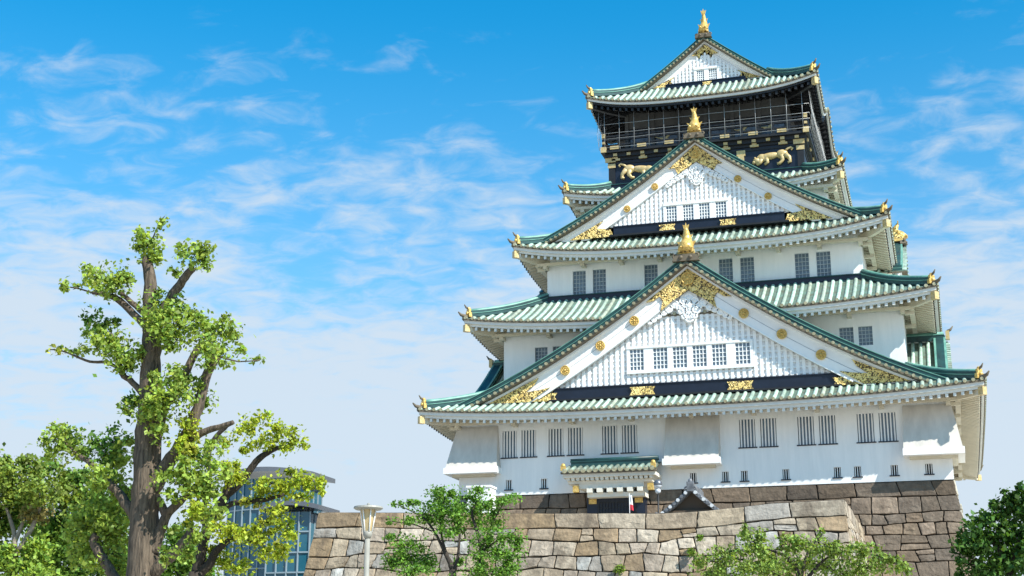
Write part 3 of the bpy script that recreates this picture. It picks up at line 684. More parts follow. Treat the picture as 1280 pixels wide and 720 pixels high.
for i in range(18): 
    x = x0 + .35 + (x1 - x0 - .7) * i / 17; b.box((x - .1, -18.0, 4.2), (x + .1, -16.3, 4.358), 'cream')
b.box((x0 + .3, -17.75, 4.02), (x1 - .3, -16.2, 4.198), 'cream'); b.box((x0 + .95, -17.7, 3.72), (x1 - .85, -16.2, 4.018), 'cream')
for i in range(6):
    x = -6.1 + 3.1 * i / 5; b.box((x - .17, -17.9, 3.46), (x + .17, -16.2, 3.716), 'cream')
b.box((-6.3, -17.62, 3.2), (-2.8, -16.2, 3.456), 'cream')
b.build('canopy_beam', canopy)
for x in (x0 + .1, x1 - .15):
    b = MB(); b.box((x - .14, ye - .05, 4.78), (x + .14, ye + .2, 5.08), 'gold'); b.ball((x, ye + .05, 5.1), .14, 'gold'); b.build('canopy_finial', canopy)
for x in (-6.95, -2.36):
    b = MB(); b.box((x - .17, -17.95, 3.5), (x + .17, -17.6, 3.9), 'gold'); b.build('gold_cap', canopy)
b = MB(); b.box((-6.5, -16.9, .4), (-2.9, -16.3, 3.2), 'navy')
for i in range(13): b.box((-5.8 + i * .19, -16.96, .5), (-5.73 + i * .19, -16.88, 3.0), 'black')
for i in range(9): b.box((-5.85, -16.95, .5 + i * .3), (-3.4, -16.9, .56 + i * .3), 'black')
door = b.build('entrance_door', tower)
for x in (-6.13, -3.28):
    b = MB(); b.box((x - .24, -16.98, 2.88), (x + .24, -16.88, 3.17), 'gold'); b.build('gold_fitting', door)

# ---- black top storey ---------------------------------------------------
b = MB(); hw, hd = 6.75, 7.9
b.box((-hw, -hd, 25.6), (hw, hd, 28.3), 'navy')
for z0, z1, e in ((28.3, 28.5, .12), (28.5, 28.78, .3), (26.2, 26.42, .1), (28.02, 28.16, .06)): b.box((-hw - e, -hd - e, z0 + .002), (hw + e, hd + e, z1), 'black')
for sx in (-1, 1):
    for sy in (-1, 1): b.box((sx * (hw - .35), sy * (hd - .35), 25.8), (sx * (hw + .1), sy * (hd + .1), 28.0), 'black')
lac = b.build('lacquer_storey', tower, label='black lacquered top storey with gold fittings')
def fitting(*boxes):
    b = MB()
    for p, q in boxes: b.box(p, q, 'brass')
    b.build('gold_fitting', lac)
for x in np.arange(-6.3, 6.5, .98): fitting(((x - .14, -hd - .40, 28.54), (x + .14, -hd - .30, 28.72)))
for x in np.arange(-6.3, 6.5, 1.96): fitting(((x - .3, -hd - .2, 28.26), (x + .3, -hd - .06, 28.4)), ((x - .16, -hd - .24, 28.40), (x + .16, -hd - .1, 28.5)))
for y in np.arange(-7.4, 7.5, 1.96): fitting(((hw + .3, y - .14, 28.54), (hw + .4, y + .14, 28.72)))
for sx in (-1, 1):
    x = sx * (hw - .13)
    fitting(((x - .3, -hd - .18, 26.0), (x + .3, -hd - .08, 26.5))); fitting(((x - .28, -hd - .14, 27.75), (x + .28, -hd - .101, 28.05))); fitting(((x - .45, -hd - .2, 28.17), (x + .3, -hd - .1, 28.5)))
for x in (-2.6, 2.55): fitting(((x - .3, -hd - .1, 27.7), (x + .3, -hd - .02, 28.1)), ((x - .2, -hd - .12, 27.3), (x + .2, -hd - .02, 27.7)))
for x in (-4.6, 4.62): fitting(((x - .45, -hd - .13, 26.3), (x + .4, -hd - .101, 26.5)))
def tiger(s):
    b = MB(); y = -hd - .06
    def e(x, z, rx, rz, ry=.16, a=0): b.ball((s * x, y, z), (rx, ry, rz), 'brass', 12, 8, Matrix.Rotation(R(-a * s), 3, 'Y'))
    e(4.45, 27.48, .75, .26, .2, 8); e(5.35, 27.56, .42, .33, .22); e(3.98, 27.4, .36, .3, .2); e(3.62, 27.24, .28, .22, .22); e(3.42, 27.12, .14, .12, .2)
    e(3.72, 27.46, .08, .09); e(3.5, 27.44, .07, .08)
    t = lambda p, r: b.tube([(s * x, y - .04, z) for x, z in p], r, 'brass', 8)
    t([(3.95, 27.3), (3.85, 27.05), (3.6, 26.93)], [.17, .12, .1]); t([(4.3, 27.35), (4.35, 27.05), (4.15, 26.9)], [.17, .12, .1])
    t([(5.3, 27.45), (5.4, 27.15), (5.2, 26.9), (5.0, 26.88)], [.22, .15, .11, .1]); t([(5.55, 27.5), (5.85, 27.25), (5.9, 26.95), (5.72, 26.9)], [.22, .15, .11, .1])
    t([(5.55, 27.75), (5.75, 27.9), (5.98, 28.0), (6.1, 27.9), (6.0, 27.78)], [.09, .08, .08, .075, .06])
    b.build('tiger_relief', lac)
tiger(1); tiger(-1)
# balcony
b = MB(); bw_, bd_ = 7.3, 8.45
b.box((-bw_, -bd_, 28.785), (bw_, bd_, 28.98), 'black')
bal = b.build('balcony', tower, label='dark viewing balcony screened with wires')
b = MB()
for z in (29.35, 29.75, 30.02):
    for sy in (-1, 1): b.box((-bw_ + .1, sy * (bd_ - .12) - .05, z - .05), (bw_ - .1, sy * (bd_ - .12) + .05, z + .05), 'black')
    for sx in (-1, 1): b.box((sx * (bw_ - .12) - .05, -bd_ + .1, z - .052), (sx * (bw_ - .12) + .05, bd_ - .1, z + .052), 'black')
for x in np.arange(-7.1, 7.2, 1.09):
    for sy in (-1, 1): b.box((x - .07, sy * (bd_ - .12) - .07, 28.98), (x + .07, sy * (bd_ - .12) + .07, 30.1), 'black')
for x in np.arange(-6.3, 6.5, 1.96): b.box((x - .32, -bd_ - .05, 28.98), (x + .32, -bd_ + .02, 29.22), 'brass')
for x in (-7.1, 7.1):
    b.box((x - .2, -bd_ - .08, 28.8), (x + .2, -bd_ + .1, 29.2), 'brass'); b.box((x - .12, -bd_ - .02, 29.9), (x + .12, -bd_ + .2, 30.2), 'brass'); b.box((x - .1, -bd_ - .01, 29.45), (x + .1, -bd_ + .2, 29.62), 'brass')
for y in np.arange(-8.2, 8.3, 1.09):
    for sx in (-1, 1): b.box((sx * (bw_ - .12) - .06, y - .06, 28.98), (sx * (bw_ - .12) + .06, y + .06, 30.1), 'black')
b.build('railing', bal)
b = MB(); yn = -8.52; xn = 7.4
xs = [-6.98 + 1.07 * i for i in range(14)]
for x in xs + [-xn]: b.tube([(x, yn, 29.0), (x, yn - .06, 31.75)], .015, 'wire', 5)
for z in (29.12, 29.78, 30.2, 30.88):
    b.tube([(x, yn, z + .015 * math.sin(3 * x)) for x in np.linspace(-xn, xn, 12)] + [(xn + .03, y, z - .1) for y in np.linspace(-8.3, 8.4, 5)], .013, 'wire', 5)
for y in np.arange(-8.4, 8.5, .8): b.tube([(xn, y, 29.0), (xn + .16, y, 30.2), (xn + .02, y, 31.9)], .014, 'wire', 5); b.tube([(-xn, y, 29.0), (-xn - .16, y, 30.2), (-xn - .02, y, 31.9)], .014, 'wire', 5)
for z in np.arange(29.2, 31.9, .42):
    b.tube([(xn + .1, y, z - .22 * math.sin(math.pi * ((y + 8.4) % 3.36) / 3.36)) for y in np.linspace(-8.4, 8.4, 26)], .009, 'wire', 4)
b.build('safety_wire', bal)
b = MB(); iw, idp = 5.7, 6.85
b.box((-iw, -idp, 28.98), (iw, idp, 32.6), 'black')
b.box((-iw - .04, -idp - .04, 31.0), (iw + .04, idp + .04, 32.2), 'greywall')
for i in range(6):
    x = -iw + .25 + i * 1.87
    b.box((x, -idp - .05, 29.05), (x + 1.62, -idp - .005, 30.2), 'panelblue')
for i in range(7): x = -iw + i * 1.9; b.box((x - .12, -idp - .16, 28.98), (x + .12, -idp - .045, 32.1), 'greywall')
cr_ = b.build('inner_room', tower)
b = MB()
for x in (-2.9, 4.4, 2.6):                                   # gilt birds on the panels
    b.ball((x, -idp - .08, 29.95), (.5, .05, .12), 'brass', 10, 6, Matrix.Rotation(R(18), 3, 'Y')); b.tube([(x - .4, -idp - .08, 30.05), (x - .8, -idp - .08, 30.2)], [.06, .02], 'brass', 6); b.ball((x + .1, -idp - .08, 30.1), (.3, .05, .1), 'brass', 8, 5, Matrix.Rotation(R(-40), 3, 'Y'))
b.build('gilt_bird', cr_)

# ================================================================== STONE WALLS
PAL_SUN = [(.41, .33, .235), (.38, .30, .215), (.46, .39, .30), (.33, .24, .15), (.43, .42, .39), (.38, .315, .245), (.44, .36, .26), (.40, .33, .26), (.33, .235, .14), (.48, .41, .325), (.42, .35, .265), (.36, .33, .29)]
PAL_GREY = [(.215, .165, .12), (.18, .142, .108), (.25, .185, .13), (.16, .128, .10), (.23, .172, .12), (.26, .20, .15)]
def stone_face(b, F, nu, v_edges, lens, pal, seed, wob=.07, big=(), capdark=None, split=.25):
    """irregular ashlar over u in [0, nu] metres and v by v_edges (metres down); F(u, v, out) -> point"""
    rnd = random.Random(seed); nrow = len(v_edges) - 1
    ph = [[rnd.uniform(0, 6.28) for _ in range(3)] for _ in v_edges]
    def edge(i, u):
        if i == 0: return v_edges[0]
        a = wob if 1 < i < nrow else (wob * .5 if i == 1 else 0)
        return v_edges[i] + a * (math.sin(u * .55 + ph[i][0]) + .7 * math.sin(u * 1.3 + ph[i][1]) + .4 * math.sin(u * 2.9 + ph[i][2]))
    def stone(q, col):
        # q: 4 corners (u,v) tl,tr,br,bl
        b.col = col; cu = sum(p[0] for p in q) / 4; cv = sum(p[1] for p in q) / 4; W = abs(q[1][0] - q[0][0]); H = abs(q[3][1] - q[0][1])
        def rim(ins, o, jit=0):
            pts = []
            for i in range(4):
                a, c = q[i], q[(i + 1) % 4]
                for t in (0.0, .34, .67):
                    u = a[0] + (c[0] - a[0]) * t; v = a[1] + (c[1] - a[1]) * t
                    if t == 0: ku, kv = ins * 1.35, ins * 1.35
                    else: ku = kv = ins
                    u += -ku if u > cu + 1e-6 else ku; v += -kv if v > cv + 1e-6 else kv
                    u += rnd.uniform(-jit, jit); v += rnd.uniform(-jit, jit)
                    pts.append(F(u, v, o + rnd.uniform(-.01, .01)))
            return pts
        dep = rnd.uniform(.035, .10); k = min(W, H)
        j1 = min(.035, k * .05)
        r0 = rim(.022, -.06); r1 = rim(.034, dep * .7, j1 * .6); r2 = rim(min(.055, k * .085), dep, j1 * 1.2); r3 = rim(k * .3, dep + rnd.uniform(-.015, .03), j1)
        n = 12; vs = r0 + r1 + r2 + r3 + [F(cu, cv, dep + rnd.uniform(-.01, .03))]; fs = []
        for L in range(3):
            for i in range(n): fs.append((L * n + i, L * n + (i + 1) % n, (L + 1) * n + (i + 1) % n, (L + 1) * n + i))
        for i in range(n): fs.append((3 * n + i, 3 * n + (i + 1) % n, 4 * n))
        b.add(vs, [tuple(reversed(f)) for f in fs], 'stone_sun'); b.col = None
    for r in range(nrow):
        u = 0; sl0 = 0; h = v_edges[r + 1] - v_edges[r]
        while u < nu - .01:
            L = rnd.uniform(*lens[r]); 
            if nu - (u + L) < lens[r][0] * .7: L = nu - u
            sl1 = rnd.choice((-1, 1)) * rnd.uniform(0, .13) * h if u + L < nu - .01 else 0
            q = [(u - sl0, edge(r, u)), (u + L - sl1, edge(r, u + L)), (u + L + sl1, edge(r + 1, u + L)), (u + sl0, edge(r + 1, u))]
            c = rnd.choice(pal); f = rnd.uniform(.68, 1.06); c = tuple(x * f for x in c)
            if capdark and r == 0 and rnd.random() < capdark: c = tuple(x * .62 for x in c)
            if r > 0 and rnd.random() < split and h > .5:
                t = rnd.uniform(.35, .68); ml = tuple(q[0][i] + (q[3][i] - q[0][i]) * t for i in (0, 1)); mr = tuple(q[1][i] + (q[2][i] - q[1][i]) * (t + rnd.uniform(-.12, .12)) for i in (0, 1))
                stone([q[0], q[1], mr, ml], c); c2 = rnd.choice(pal); stone([ml, mr, q[2], q[3]], c2)
            else: stone(q, c)
            sl0 = sl1; u += L
# --- tower base -----------------------------------------------------------
def batter(v): return .15 * v + .006 * v * v
b = MB()
def Fbase(u, v, o): return Vector((-15.0 - batter(v) + u * (30 + 2 * batter(v)) / 30.0, -16.05 - batter(v) - o, 3.7 - v))
ve = [0, .9, 1.85, 2.5, 3.1, 4.0, 4.7, 6.1, 7.2, 8.4, 9.7, 11.0, 12.3, 13.45]
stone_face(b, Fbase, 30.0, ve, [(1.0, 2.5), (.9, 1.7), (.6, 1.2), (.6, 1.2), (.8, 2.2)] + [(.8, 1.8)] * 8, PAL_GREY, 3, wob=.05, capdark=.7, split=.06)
def Fside(u, v, o): return Vector((14.95 + batter(v) + o, -16.1 - batter(v) + u * (32.2 + 2 * batter(v)) / 32.2, 3.7 - v))
stone_face(b, Fside, 32.2, ve, [(1.2, 2.8)] + [(.9, 2.1)] * 12, [(.55, .50, .40), (.5, .46, .37), (.58, .54, .45)], 4, wob=.05)  # paler stones than the front: sunlight on this side put into their colour
rows = [[(-14.9 - batter(v), -15.95 - batter(v), 3.7 - v), (14.85 + batter(v), -15.95 - batter(v), 3.7 - v), (14.85 + batter(v), 15.95 + batter(v), 3.7 - v), (-14.9 - batter(v), 15.95 + batter(v), 3.7 - v)] for v in ve]
b.rows(rows, 'gap')
b.build('stone_rampart', None, 'tall weathered grey-brown stone base directly under the white castle tower', 'stone wall', loc=(0, 0, -9.75))
# --- front platform -------------------------------------------------------
PX0, PX1, PYF = -18.35, 9.75, -30.0
ctl = [(-18.35, 1.28), (-9.5, .98), (-4.0, .78), (.8, .64), (3.3, .72), (5.0, .86), (5.9, .95), (9.75, 1.05)]
def ptop(x):
    for (a, za), (c, zc_) in zip(ctl, ctl[1:]):
        if x <= c: return za + (zc_ - za) * (max(x, a) - a) / (c - a)
    return ctl[-1][1]
PW = PX1 - PX0
pb = lambda v: .16 * v + .012 * v * v
def Fplat(u, v, o):
    x = PX0 + u; xb = PX0 - pb(v) * .75 + u * (PW + pb(v) * 1.3) / PW
    return Vector((xb, PYF - pb(v) - o, ptop(x) - v * (ptop(x) + 9.75) / 10.4))
b = MB(); vp = [0, .82, 1.42, 2.2, 2.95, 3.8, 4.7, 5.7, 6.8, 8.0, 9.2, 10.4]
stone_face(b, Fplat, PW, vp, [(2.2, 3.1), (.65, 1.5), (.6, 1.25), (.55, 1.2), (.65, 1.35)] + [(.9, 1.8)] * 6, PAL_SUN, 21, wob=.085, split=.1)
def Fpr(u, v, o):
    q = Fplat(PW, v, 0); return Vector((q.x - .05 + o, q.y + .03 + u * (13.5 + pb(v)) / 13.5, q.z))
stone_face(b, Fpr, 13.5, vp, [(1.5, 2.6)] + [(.8, 1.7)] * 10, PAL_SUN, 22, wob=.05)
def Fpl(u, v, o):
    q = Fplat(0, v, 0); return Vector((q.x + .05 - o, -16.5 + (q.y + .03 + 16.5) * u / 13.5, q.z))
stone_face(b, Fpl, 13.5, vp, [(1.5, 2.6)] + [(.8, 1.7)] * 10, PAL_SUN, 23, wob=.05)
NP = 30
for r in range(len(vp) - 1):
    for i in range(NP):
        q = [Fplat(PW * i / NP, vp[r], -.07), Fplat(PW * (i + 1) / NP, vp[r], -.07), Fplat(PW * (i + 1) / NP, vp[r + 1], -.07), Fplat(PW * i / NP, vp[r + 1], -.07)]
        b.add(q, [(3, 2, 1, 0)], 'gap')
for Fq in (Fpr, Fpl):
    for r in range(len(vp) - 1): b.add([Fq(0, vp[r], -.07), Fq(13.5, vp[r], -.07), Fq(13.5, vp[r + 1], -.07), Fq(0, vp[r + 1], -.07)], [(3, 2, 1, 0)], 'gap')
# parapet thickness (inner face) and yard floor behind it
b.rows([[(x, PYF + .1, ptop(x) - .06), (x, PYF + 1.3, ptop(x) - .06), (x, PYF + 1.3, -1.2)] for x in [PX0 + PW * i / NP for i in range(NP + 1)]], 'gap', closed=False)
b.add([(PX0, PYF + .3, -.9), (PX1, PYF + .3, -.9), (PX1, -16.2, -.9), (PX0, -16.2, -.9)], [(0, 1, 2, 3)], 'ground')
b.build('stone_platform', None, 'lower sunlit tan stone block wall standing in front of the grey tower base', 'stone wall', loc=(0, -24, -9.75))

# ================================================================== SMALL THINGS ON THE PLATFORM
# grey tiled well house
wx, wz_, wy = 1.1, 2.82, -24.0
wh = empty('well_house', (wx, -23, -.9), 'small shelter with grey tiled gable roof peeking over the tan stone wall', 'shelter')
b = MB(); prof = lambda x: wz_ - .16 - .98 * abs(x) + .09 * x * x
for s in (-1, 1):
    xs = [1.75 * i / 8 for i in range(9)]
    b.rows([[(wx + s * x, yy, prof(x) + zz) for yy, zz in ((wy, -.14), (wy, 0), (wy + 3.4, 0), (wy + 3.4, -.14))] for x in xs], 'greytile')
    for j in range(14):
        y = wy + .06 + j * .25; b.tube([(wx + s * x, y, prof(x) + .03) for x in xs], .085, 'greytile', 6)
    for i in range(1, 8):
        x = 1.75 * i / 8 + .05; b.cyl((wx + s * x, wy - .1, prof(x) + .02), (wx + s * x, wy + .1, prof(x) + .02), .1, 'steel' if i % 2 else 'greytile', 8)
    b.tube([(wx + s * 1.7, wy, prof(1.7)), (wx + s * 1.88, wy - .02, prof(1.8) + .1), (wx + s * 1.98, wy - .02, prof(1.85) + .24)], [.12, .09, .04], 'greytile', 6)
b.box((wx - .16, wy + .1, wz_ - .2), (wx + .16, wy + 3.4, wz_ + .06), 'greytile'); b.tube([(wx, wy + .1, wz_ + .1), (wx, wy + 3.4, wz_ + .1)], .11, 'greytile', 8)
rf_ = b.build('tiled_roof', wh)
b = MB(); b.box((wx - .2, wy - .12, wz_ - .32), (wx + .2, wy + .1, wz_ + .2), 'greytile'); b.ball((wx, wy, wz_ + .24), (.13, .13, .15), 'greytile', 8, 6); b.torus((wx - .2, wy - .05, wz_ - .2), .12, .05, 'greytile', 10, 5); b.torus((wx + .2, wy - .05, wz_ - .2), .12, .05, 'greytile', 10, 5)
b.build('ridge_end_tile', rf_)
b = MB(); b.poly([(wx - 1.25, 1.5), (wx + 1.25, 1.5), (wx, 2.55)], wy + .5, wy + .56, 'wood'); b.box((wx - 1.4, wy + .3, 1.32), (wx + 1.4, wy + .48, 1.5), 'wood'); b.build('gable_board', wh)
for sx in (-1, 1):
    for yy in (wy + .5, wy + 2.9):
        b = MB(); b.box((wx + sx * 1.1 - .1, yy - .1, -.9), (wx + sx * 1.1 + .1, yy + .1, 1.45), 'wood'); b.build('post', wh)
# globe lamp on a dark post
gl = empty('globe_lamp', (-1.1, -22, -.9), 'dark post carrying grey globe lamps beside the castle entrance', 'street lamp')
b = MB(); b.tube([(-1.1, -22, -.9), (-1.1, -22, 3.0)], .05, 'black', 8); b.build('post', gl)
for z, r, n_ in ((3.25, .25, 'globe_shade'), (2.84, .16, 'lower_globe')):
    b = MB(); b.ball((-1.1, -22, z), r, 'globe' if r < .2 else 'darksteel', 14, 10)
    if r > .2: b.ball((-1.1, -22, z - .06), (.235, .235, .235), 'globe', 14, 10)
    b.build(n_, gl)
fl = empty('banner_flag', (-3.1, -20, -.9), 'narrow white banner with red lower end in front of the dark entrance door', 'flag')
b = MB(); b.tube([(-3.16, -20, -.9), (-3.2, -20, 3.05)], .02, 'steel', 6); b.build('pole', fl)
b = MB(); rows = []
for i in range(9):
    z = 2.95 - i * .11; rows.append([(-3.19, -20.0, z), (-3.1 + .01 * i, -20.03 - .02 * math.sin(i), z - .02), (-3.05 + .012 * i, -19.98, z - .05)])
b.rows(rows[:6], 'white', closed=False); b.rows(rows[5:], 'red', closed=False); b.build('cloth', fl)
# white plastered pillar at the left end
b = MB(); b.box((-13.3, -19.6, -.9), (-11.86, -18.4, 3.78), 'plaster'); b.box((-13.36, -19.66, 3.783), (-11.8, -18.34, 3.9), 'white')
b.build('plaster_pillar', None, 'white plastered block rising behind the small green tree by the tower base', 'pillar', loc=(-12.6, -19, -.9))
b = MB(); b.box((-14.3, -18.9, -.9), (-13.4, -18.2, 3.2), 'darksteel'); b.box((-14.4, -19.0, 3.203), (-13.4, -18.1, 3.4), 'black'); b.box((-14.2, -18.95, -.8), (-13.5, -18.903, 3.0), 'black')
b.build('metal_cabinet', None, 'dark metal cabinet left of the white plastered block', 'cabinet', loc=(-13.85, -18.5, -.9))

# ================================================================== GLASS BUILDING
gbld = empty('glass_building', (-30, -8, -9.75), 'blue glass building with curved dark metal roofs behind the stone wall', 'building')
def glass_block(xa, xb_, yf, yb_, zt, cols, zlist, bulge):
    b = MB(); P = []
    n = cols
    for i in range(n + 1):
        t = i / n; P.append((xa + (xb_ - xa) * t, yf - bulge * math.sin(math.pi * t)))
    zt_ = lambda t: zt + .25 * math.sin(math.pi * t)
    b.rows([[(x, y, -9.75) for x, y in P], [(x, y, zt) for x, y in P]], 'curtain', closed=False)
    b.rows([[(xb_, yf, -9.75), (xb_, yb_, -9.75)], [(xb_, yf, zt), (xb_, yb_, zt)]], 'curtain', closed=False)
    b.rows([[(xa, yf, -9.75), (xa, yb_, -9.75)], [(xa, yf, zt), (xa, yb_, zt)]], 'curtain', closed=False)
    w_ = b.build('glass_wall', gbld)
    b = MB()
    for x, y in P: b.box((x - .04, y - .1, -9.75), (x + .04, y + .02, zt), 'mullion')
    for z in zlist:
        for (x0_, y0_), (x1_, y1_) in zip(P, P[1:]): b.hexa([(x0_ + .06, y0_ - .09, z), (x1_ - .06, y1_ - .09, z), (x1_ - .06, y1_ - .01, z), (x0_ + .06, y0_ - .01, z), (x0_ + .06, y0_ - .09, z + .1), (x1_ - .06, y1_ - .09, z + .1), (x1_ - .06, y1_ - .01, z + .1), (x0_ + .06, y0_ - .01, z + .1)], 'mullion')
    yy = yf
    for j in range(1, 5):
        y = yf + (yb_ - yf) * j / 4; b.box((xb_ - .02, y - .06, -9.75), (xb_ + .06, y + .04, zt), 'mullion')
    b.build('mullion', w_)
    # white blinds / columns behind
    b = MB(); rows = []
    for i in range(13):
        t = i / 12; x = xa - .5 + (xb_ - xa + 1.3) * t; y = yf - .55 - bulge * math.sin(math.pi * t); z = zt + .12 + (.75 * math.sin(math.pi * min(1, t * .62 + .2)) - .45) * 1.0
        rows.append([(x, y, z), (x, yb_ + .5, z), (x, yb_ + .5, z + .32), (x, y, z + .32)])
    b.rows(rows, 'darksteel'); b.build('curved_roof', gbld)
glass_block(-34.6, -28.7, -9.5, -6.6, 6.3, 8, (-6, -3, 0, 1.9, 4.1), .9)
glass_block(-30.6, -27.4, -11.2, -8.6, 3.75, 4, (-6, -3, -.4, .95, 2.35), .1)

# ================================================================== LAMP POST
LY = -72.0; lc = at(460, 650, LY); sc = (LY - CAM.y) / (-64 - CAM.y)
lx = lc.x; ztop = at(460, 634, LY).z; s = .68 / 36
lp_ = empty('lamp_post', (lx, LY, -9.75), 'pale lamp post with a tapered amber lantern under a flat disc cap', 'street lamp')
b = MB(); zl = at(460, 664, LY).z
b.tube([(lx, LY, -9.75), (lx, LY, -9.3), (lx, LY, zl - .14)], [.1, .07, .062], 'lampmetal', 12); b.tube([(lx, LY, zl - .16), (lx, LY, zl - .08), (lx, LY, zl)], [.075, .11, .1], 'lampmetal', 12); b.build('pole', lp_)
b = MB(); b.tube([(lx, LY, zl), (lx, LY, ztop - .05)], [.085, .165], 'lampglass', 8, smooth=False); gl_ = b.build('lantern_glass', lp_)
b = MB()
for i in range(6):
    a = i * math.pi / 3 + .2; b.tube([(lx + .1 * math.cos(a), LY + .1 * math.sin(a), zl - .02), (lx + .185 * math.cos(a), LY + .185 * math.sin(a), ztop - .03)], .016, 'white', 5)
b.build('lantern_rib', gl_)
b = MB(); b.tube([(lx, LY, ztop - .06), (lx, LY, ztop - .03), (lx, LY, ztop + .01), (lx, LY, ztop + .05)], [.30, .345, .33, .08], 'lampmetal', 24, smooth=False); b.ball((lx, LY, ztop + .06), .04, 'lampmetal', 8, 5); b.build('disc_cap', lp_)

# ================================================================== TREES
def leaf_mesh(name, blobs, size, parent, Y0=None):
    """blobs: (centre Vector, (rx,ry,rz), count, (r,g,b))"""
    C_, S_, K_ = [], [], []
    for c, r, n, col in blobs:
        d = rng.normal(size=(n, 3)); d /= np.linalg.norm(d, axis=1)[:, None]
        rad = rng.random(n) ** .42 * (1 + .28 * rng.standard_normal(n) * (rng.random(n) < .22))
        C_.append(np.array(c) + d * rad[:, None] * np.array(r))
        f = (.42 + .95 * rng.random(n) ** .9)[:, None]; hue = rng.normal(0, .12, n)[:, None] * np.array([1.0, .25, -.1])
        K_.append(np.clip(np.array(col) * f * (1 + hue), .004, .9)); S_.append(size * rng.uniform(.5, 1.4, n))
    C_ = np.concatenate(C_); K_ = np.concatenate(K_); S_ = np.concatenate(S_); n = len(C_)
    nrm = rng.normal(size=(n, 3)) + np.array([.25, -.25, .75]); nrm /= np.linalg.norm(nrm, axis=1)[:, None]
    t = rng.normal(size=(n, 3)); u = np.cross(nrm, t); u /= np.linalg.norm(u, axis=1)[:, None]; v = np.cross(nrm, u)
    s = S_[:, None]; bend = nrm * s * .22
    P = np.stack([C_ - u * s * 1.15, C_ - v * s * .75 + bend, C_ + u * s * 1.0, C_ + v * s * .75 + bend], 1).reshape(-1, 3)
    off = np.zeros(3)
    p = parent
    while p is not None: off += np.array(p.location); p = p.parent
    P = P - off; CC = np.repeat(np.concatenate([K_, np.ones((n, 1))], 1), 4, 0)
    Q = np.arange(4 * n).reshape(-1, 4); t = MB()
    for c, e, r in TW: t.tube([c, c.lerp(e, .55) + Vector((0, 0, (e - c).length * .12)), e + (e - c) * .25], [r, r * .7, r * .3], 'darkbark', 4)
    TW.clear()
    if t.v:
        Q = np.concatenate([Q, np.array(t.f) + len(P)]); P = np.concatenate([P, np.array([tuple(v_) for v_ in t.v]) - off])
        CC = np.concatenate([CC, np.tile(np.array([[.05, .04, .03, 1]]), (len(t.v), 1))])
    nf, nv = len(Q), len(P)
    me = bpy.data.meshes.new(name); me.vertices.add(nv); me.vertices.foreach_set('co', P.astype(np.float32).ravel())
    me.loops.add(4 * nf); me.loops.foreach_set('vertex_index', Q.astype(np.int32).ravel()); me.polygons.add(nf)
    me.polygons.foreach_set('loop_start', np.arange(0, 4 * nf, 4, dtype=np.int32)); me.polygons.foreach_set('loop_total', np.full(nf, 4, dtype=np.int32))
    me.materials.append(M['leaf']); me.materials.append(M['darkbark']); me.update(calc_edges=True)
    me.polygons.foreach_set('material_index', (np.arange(nf) >= n).astype(np.int32))
    a = me.color_attributes.new('Col', 'FLOAT_COLOR', 'POINT'); a.data.foreach_set('color', CC.astype(np.float32).ravel())
    o = bpy.data.objects.new(name, me); COL.objects.link(o); o.parent = parent
    return o
LS = 1.0
def limb(b, pts, Y, m='bark', n=9, sub=4, jit=.12):
    """pts: (px, py, radius in px, y offset) -> tapered limb with rough skin"""
    P = []
    for q in pts:
        dy = q[3] if len(q) > 3 else 0; c = at(q[0], q[1], Y + dy); P.append((c, q[2] * (LS if len(pts) < 9 else .97) * (c - CAM).length / FPX))
    out_, rad = [], []
    for i in range(len(P) - 1):
        p0 = P[max(i - 1, 0)][0]; p1 = P[i][0]; p2 = P[i + 1][0]; p3 = P[min(i + 2, len(P) - 1)][0]
        for k in range(sub):
            t = k / sub
            c = .5 * ((2 * p1) + (p2 - p0) * t + (2 * p0 - 5 * p1 + 4 * p2 - p3) * t * t + (3 * p1 - p0 - 3 * p2 + p3) * t ** 3)
            out_.append(c + Vector((random.gauss(0, 1), random.gauss(0, 1), random.gauss(0, 1))) * P[i][1] * .06); rad.append(P[i][1] + (P[i + 1][1] - P[i][1]) * t)
    out_.append(P[-1][0]); rad.append(P[-1][1]); b.tube(out_, rad, m, n, jitter=jit)
COVER, SPREAD, LOOSE = 2.5, 1.38, .4
TW = []
def pxblobs(lst, Y, dens, col, size):
    """lst: (px, py, rx px, ry px[, y offset[, colour]]): each mass breaks into uneven sprays plus loose leaves"""
    o = []
    for q in lst:
        dy = q[4] if len(q) > 4 and q[4] is not None else random.uniform(-.5, .5); c = at(q[0], q[1], Y + dy); k = (c - CAM).length / FPX
        rx, rz = q[2] * k * SPREAD, q[3] * k * SPREAD; ry = (rx + rz) / 2; cc = q[5] if len(q) > 5 else col
        tot = COVER * dens / .62 * math.pi * rx * rz / (1.6 * size * size)
        ns = max(2, min(14, int(rx * rz / .045)))
        ws = [random.uniform(.4, 1.4) for _ in range(ns)]; W = sum(ws)
        for wgt in ws:
            d = Vector((random.gauss(0, 1), random.gauss(0, 1), random.gauss(0, 1))).normalized() * random.random() ** .5 * .78
            sub = c + Vector((d.x * rx, d.y * ry, d.z * rz)); f = random.uniform(.3, .55); m_ = (rx + rz) / 2
            sh = random.uniform(.78, 1.25)
            TW.append((c, sub, min(.02, rx * .03)))
            o.append((sub, ((rx * .5 + m_ * .5) * f, m_ * f, (rz * .5 + m_ * .5) * f), max(5, int(tot * (1 - LOOSE) * wgt / W)), tuple(x * sh for x in cc)))
        o.append((c, (rx * 1.08, ry * 1.08, rz * 1.08), max(4, int(tot * LOOSE)), cc))
    return o
GK = (.28, .39, .07); YG = (.36, .44, .045); DG = (.13, .25, .04); YY = (.42, .46, .07)
GY = -70.0; LS = .68; COVER, SPREAD = 2.7, 1.27
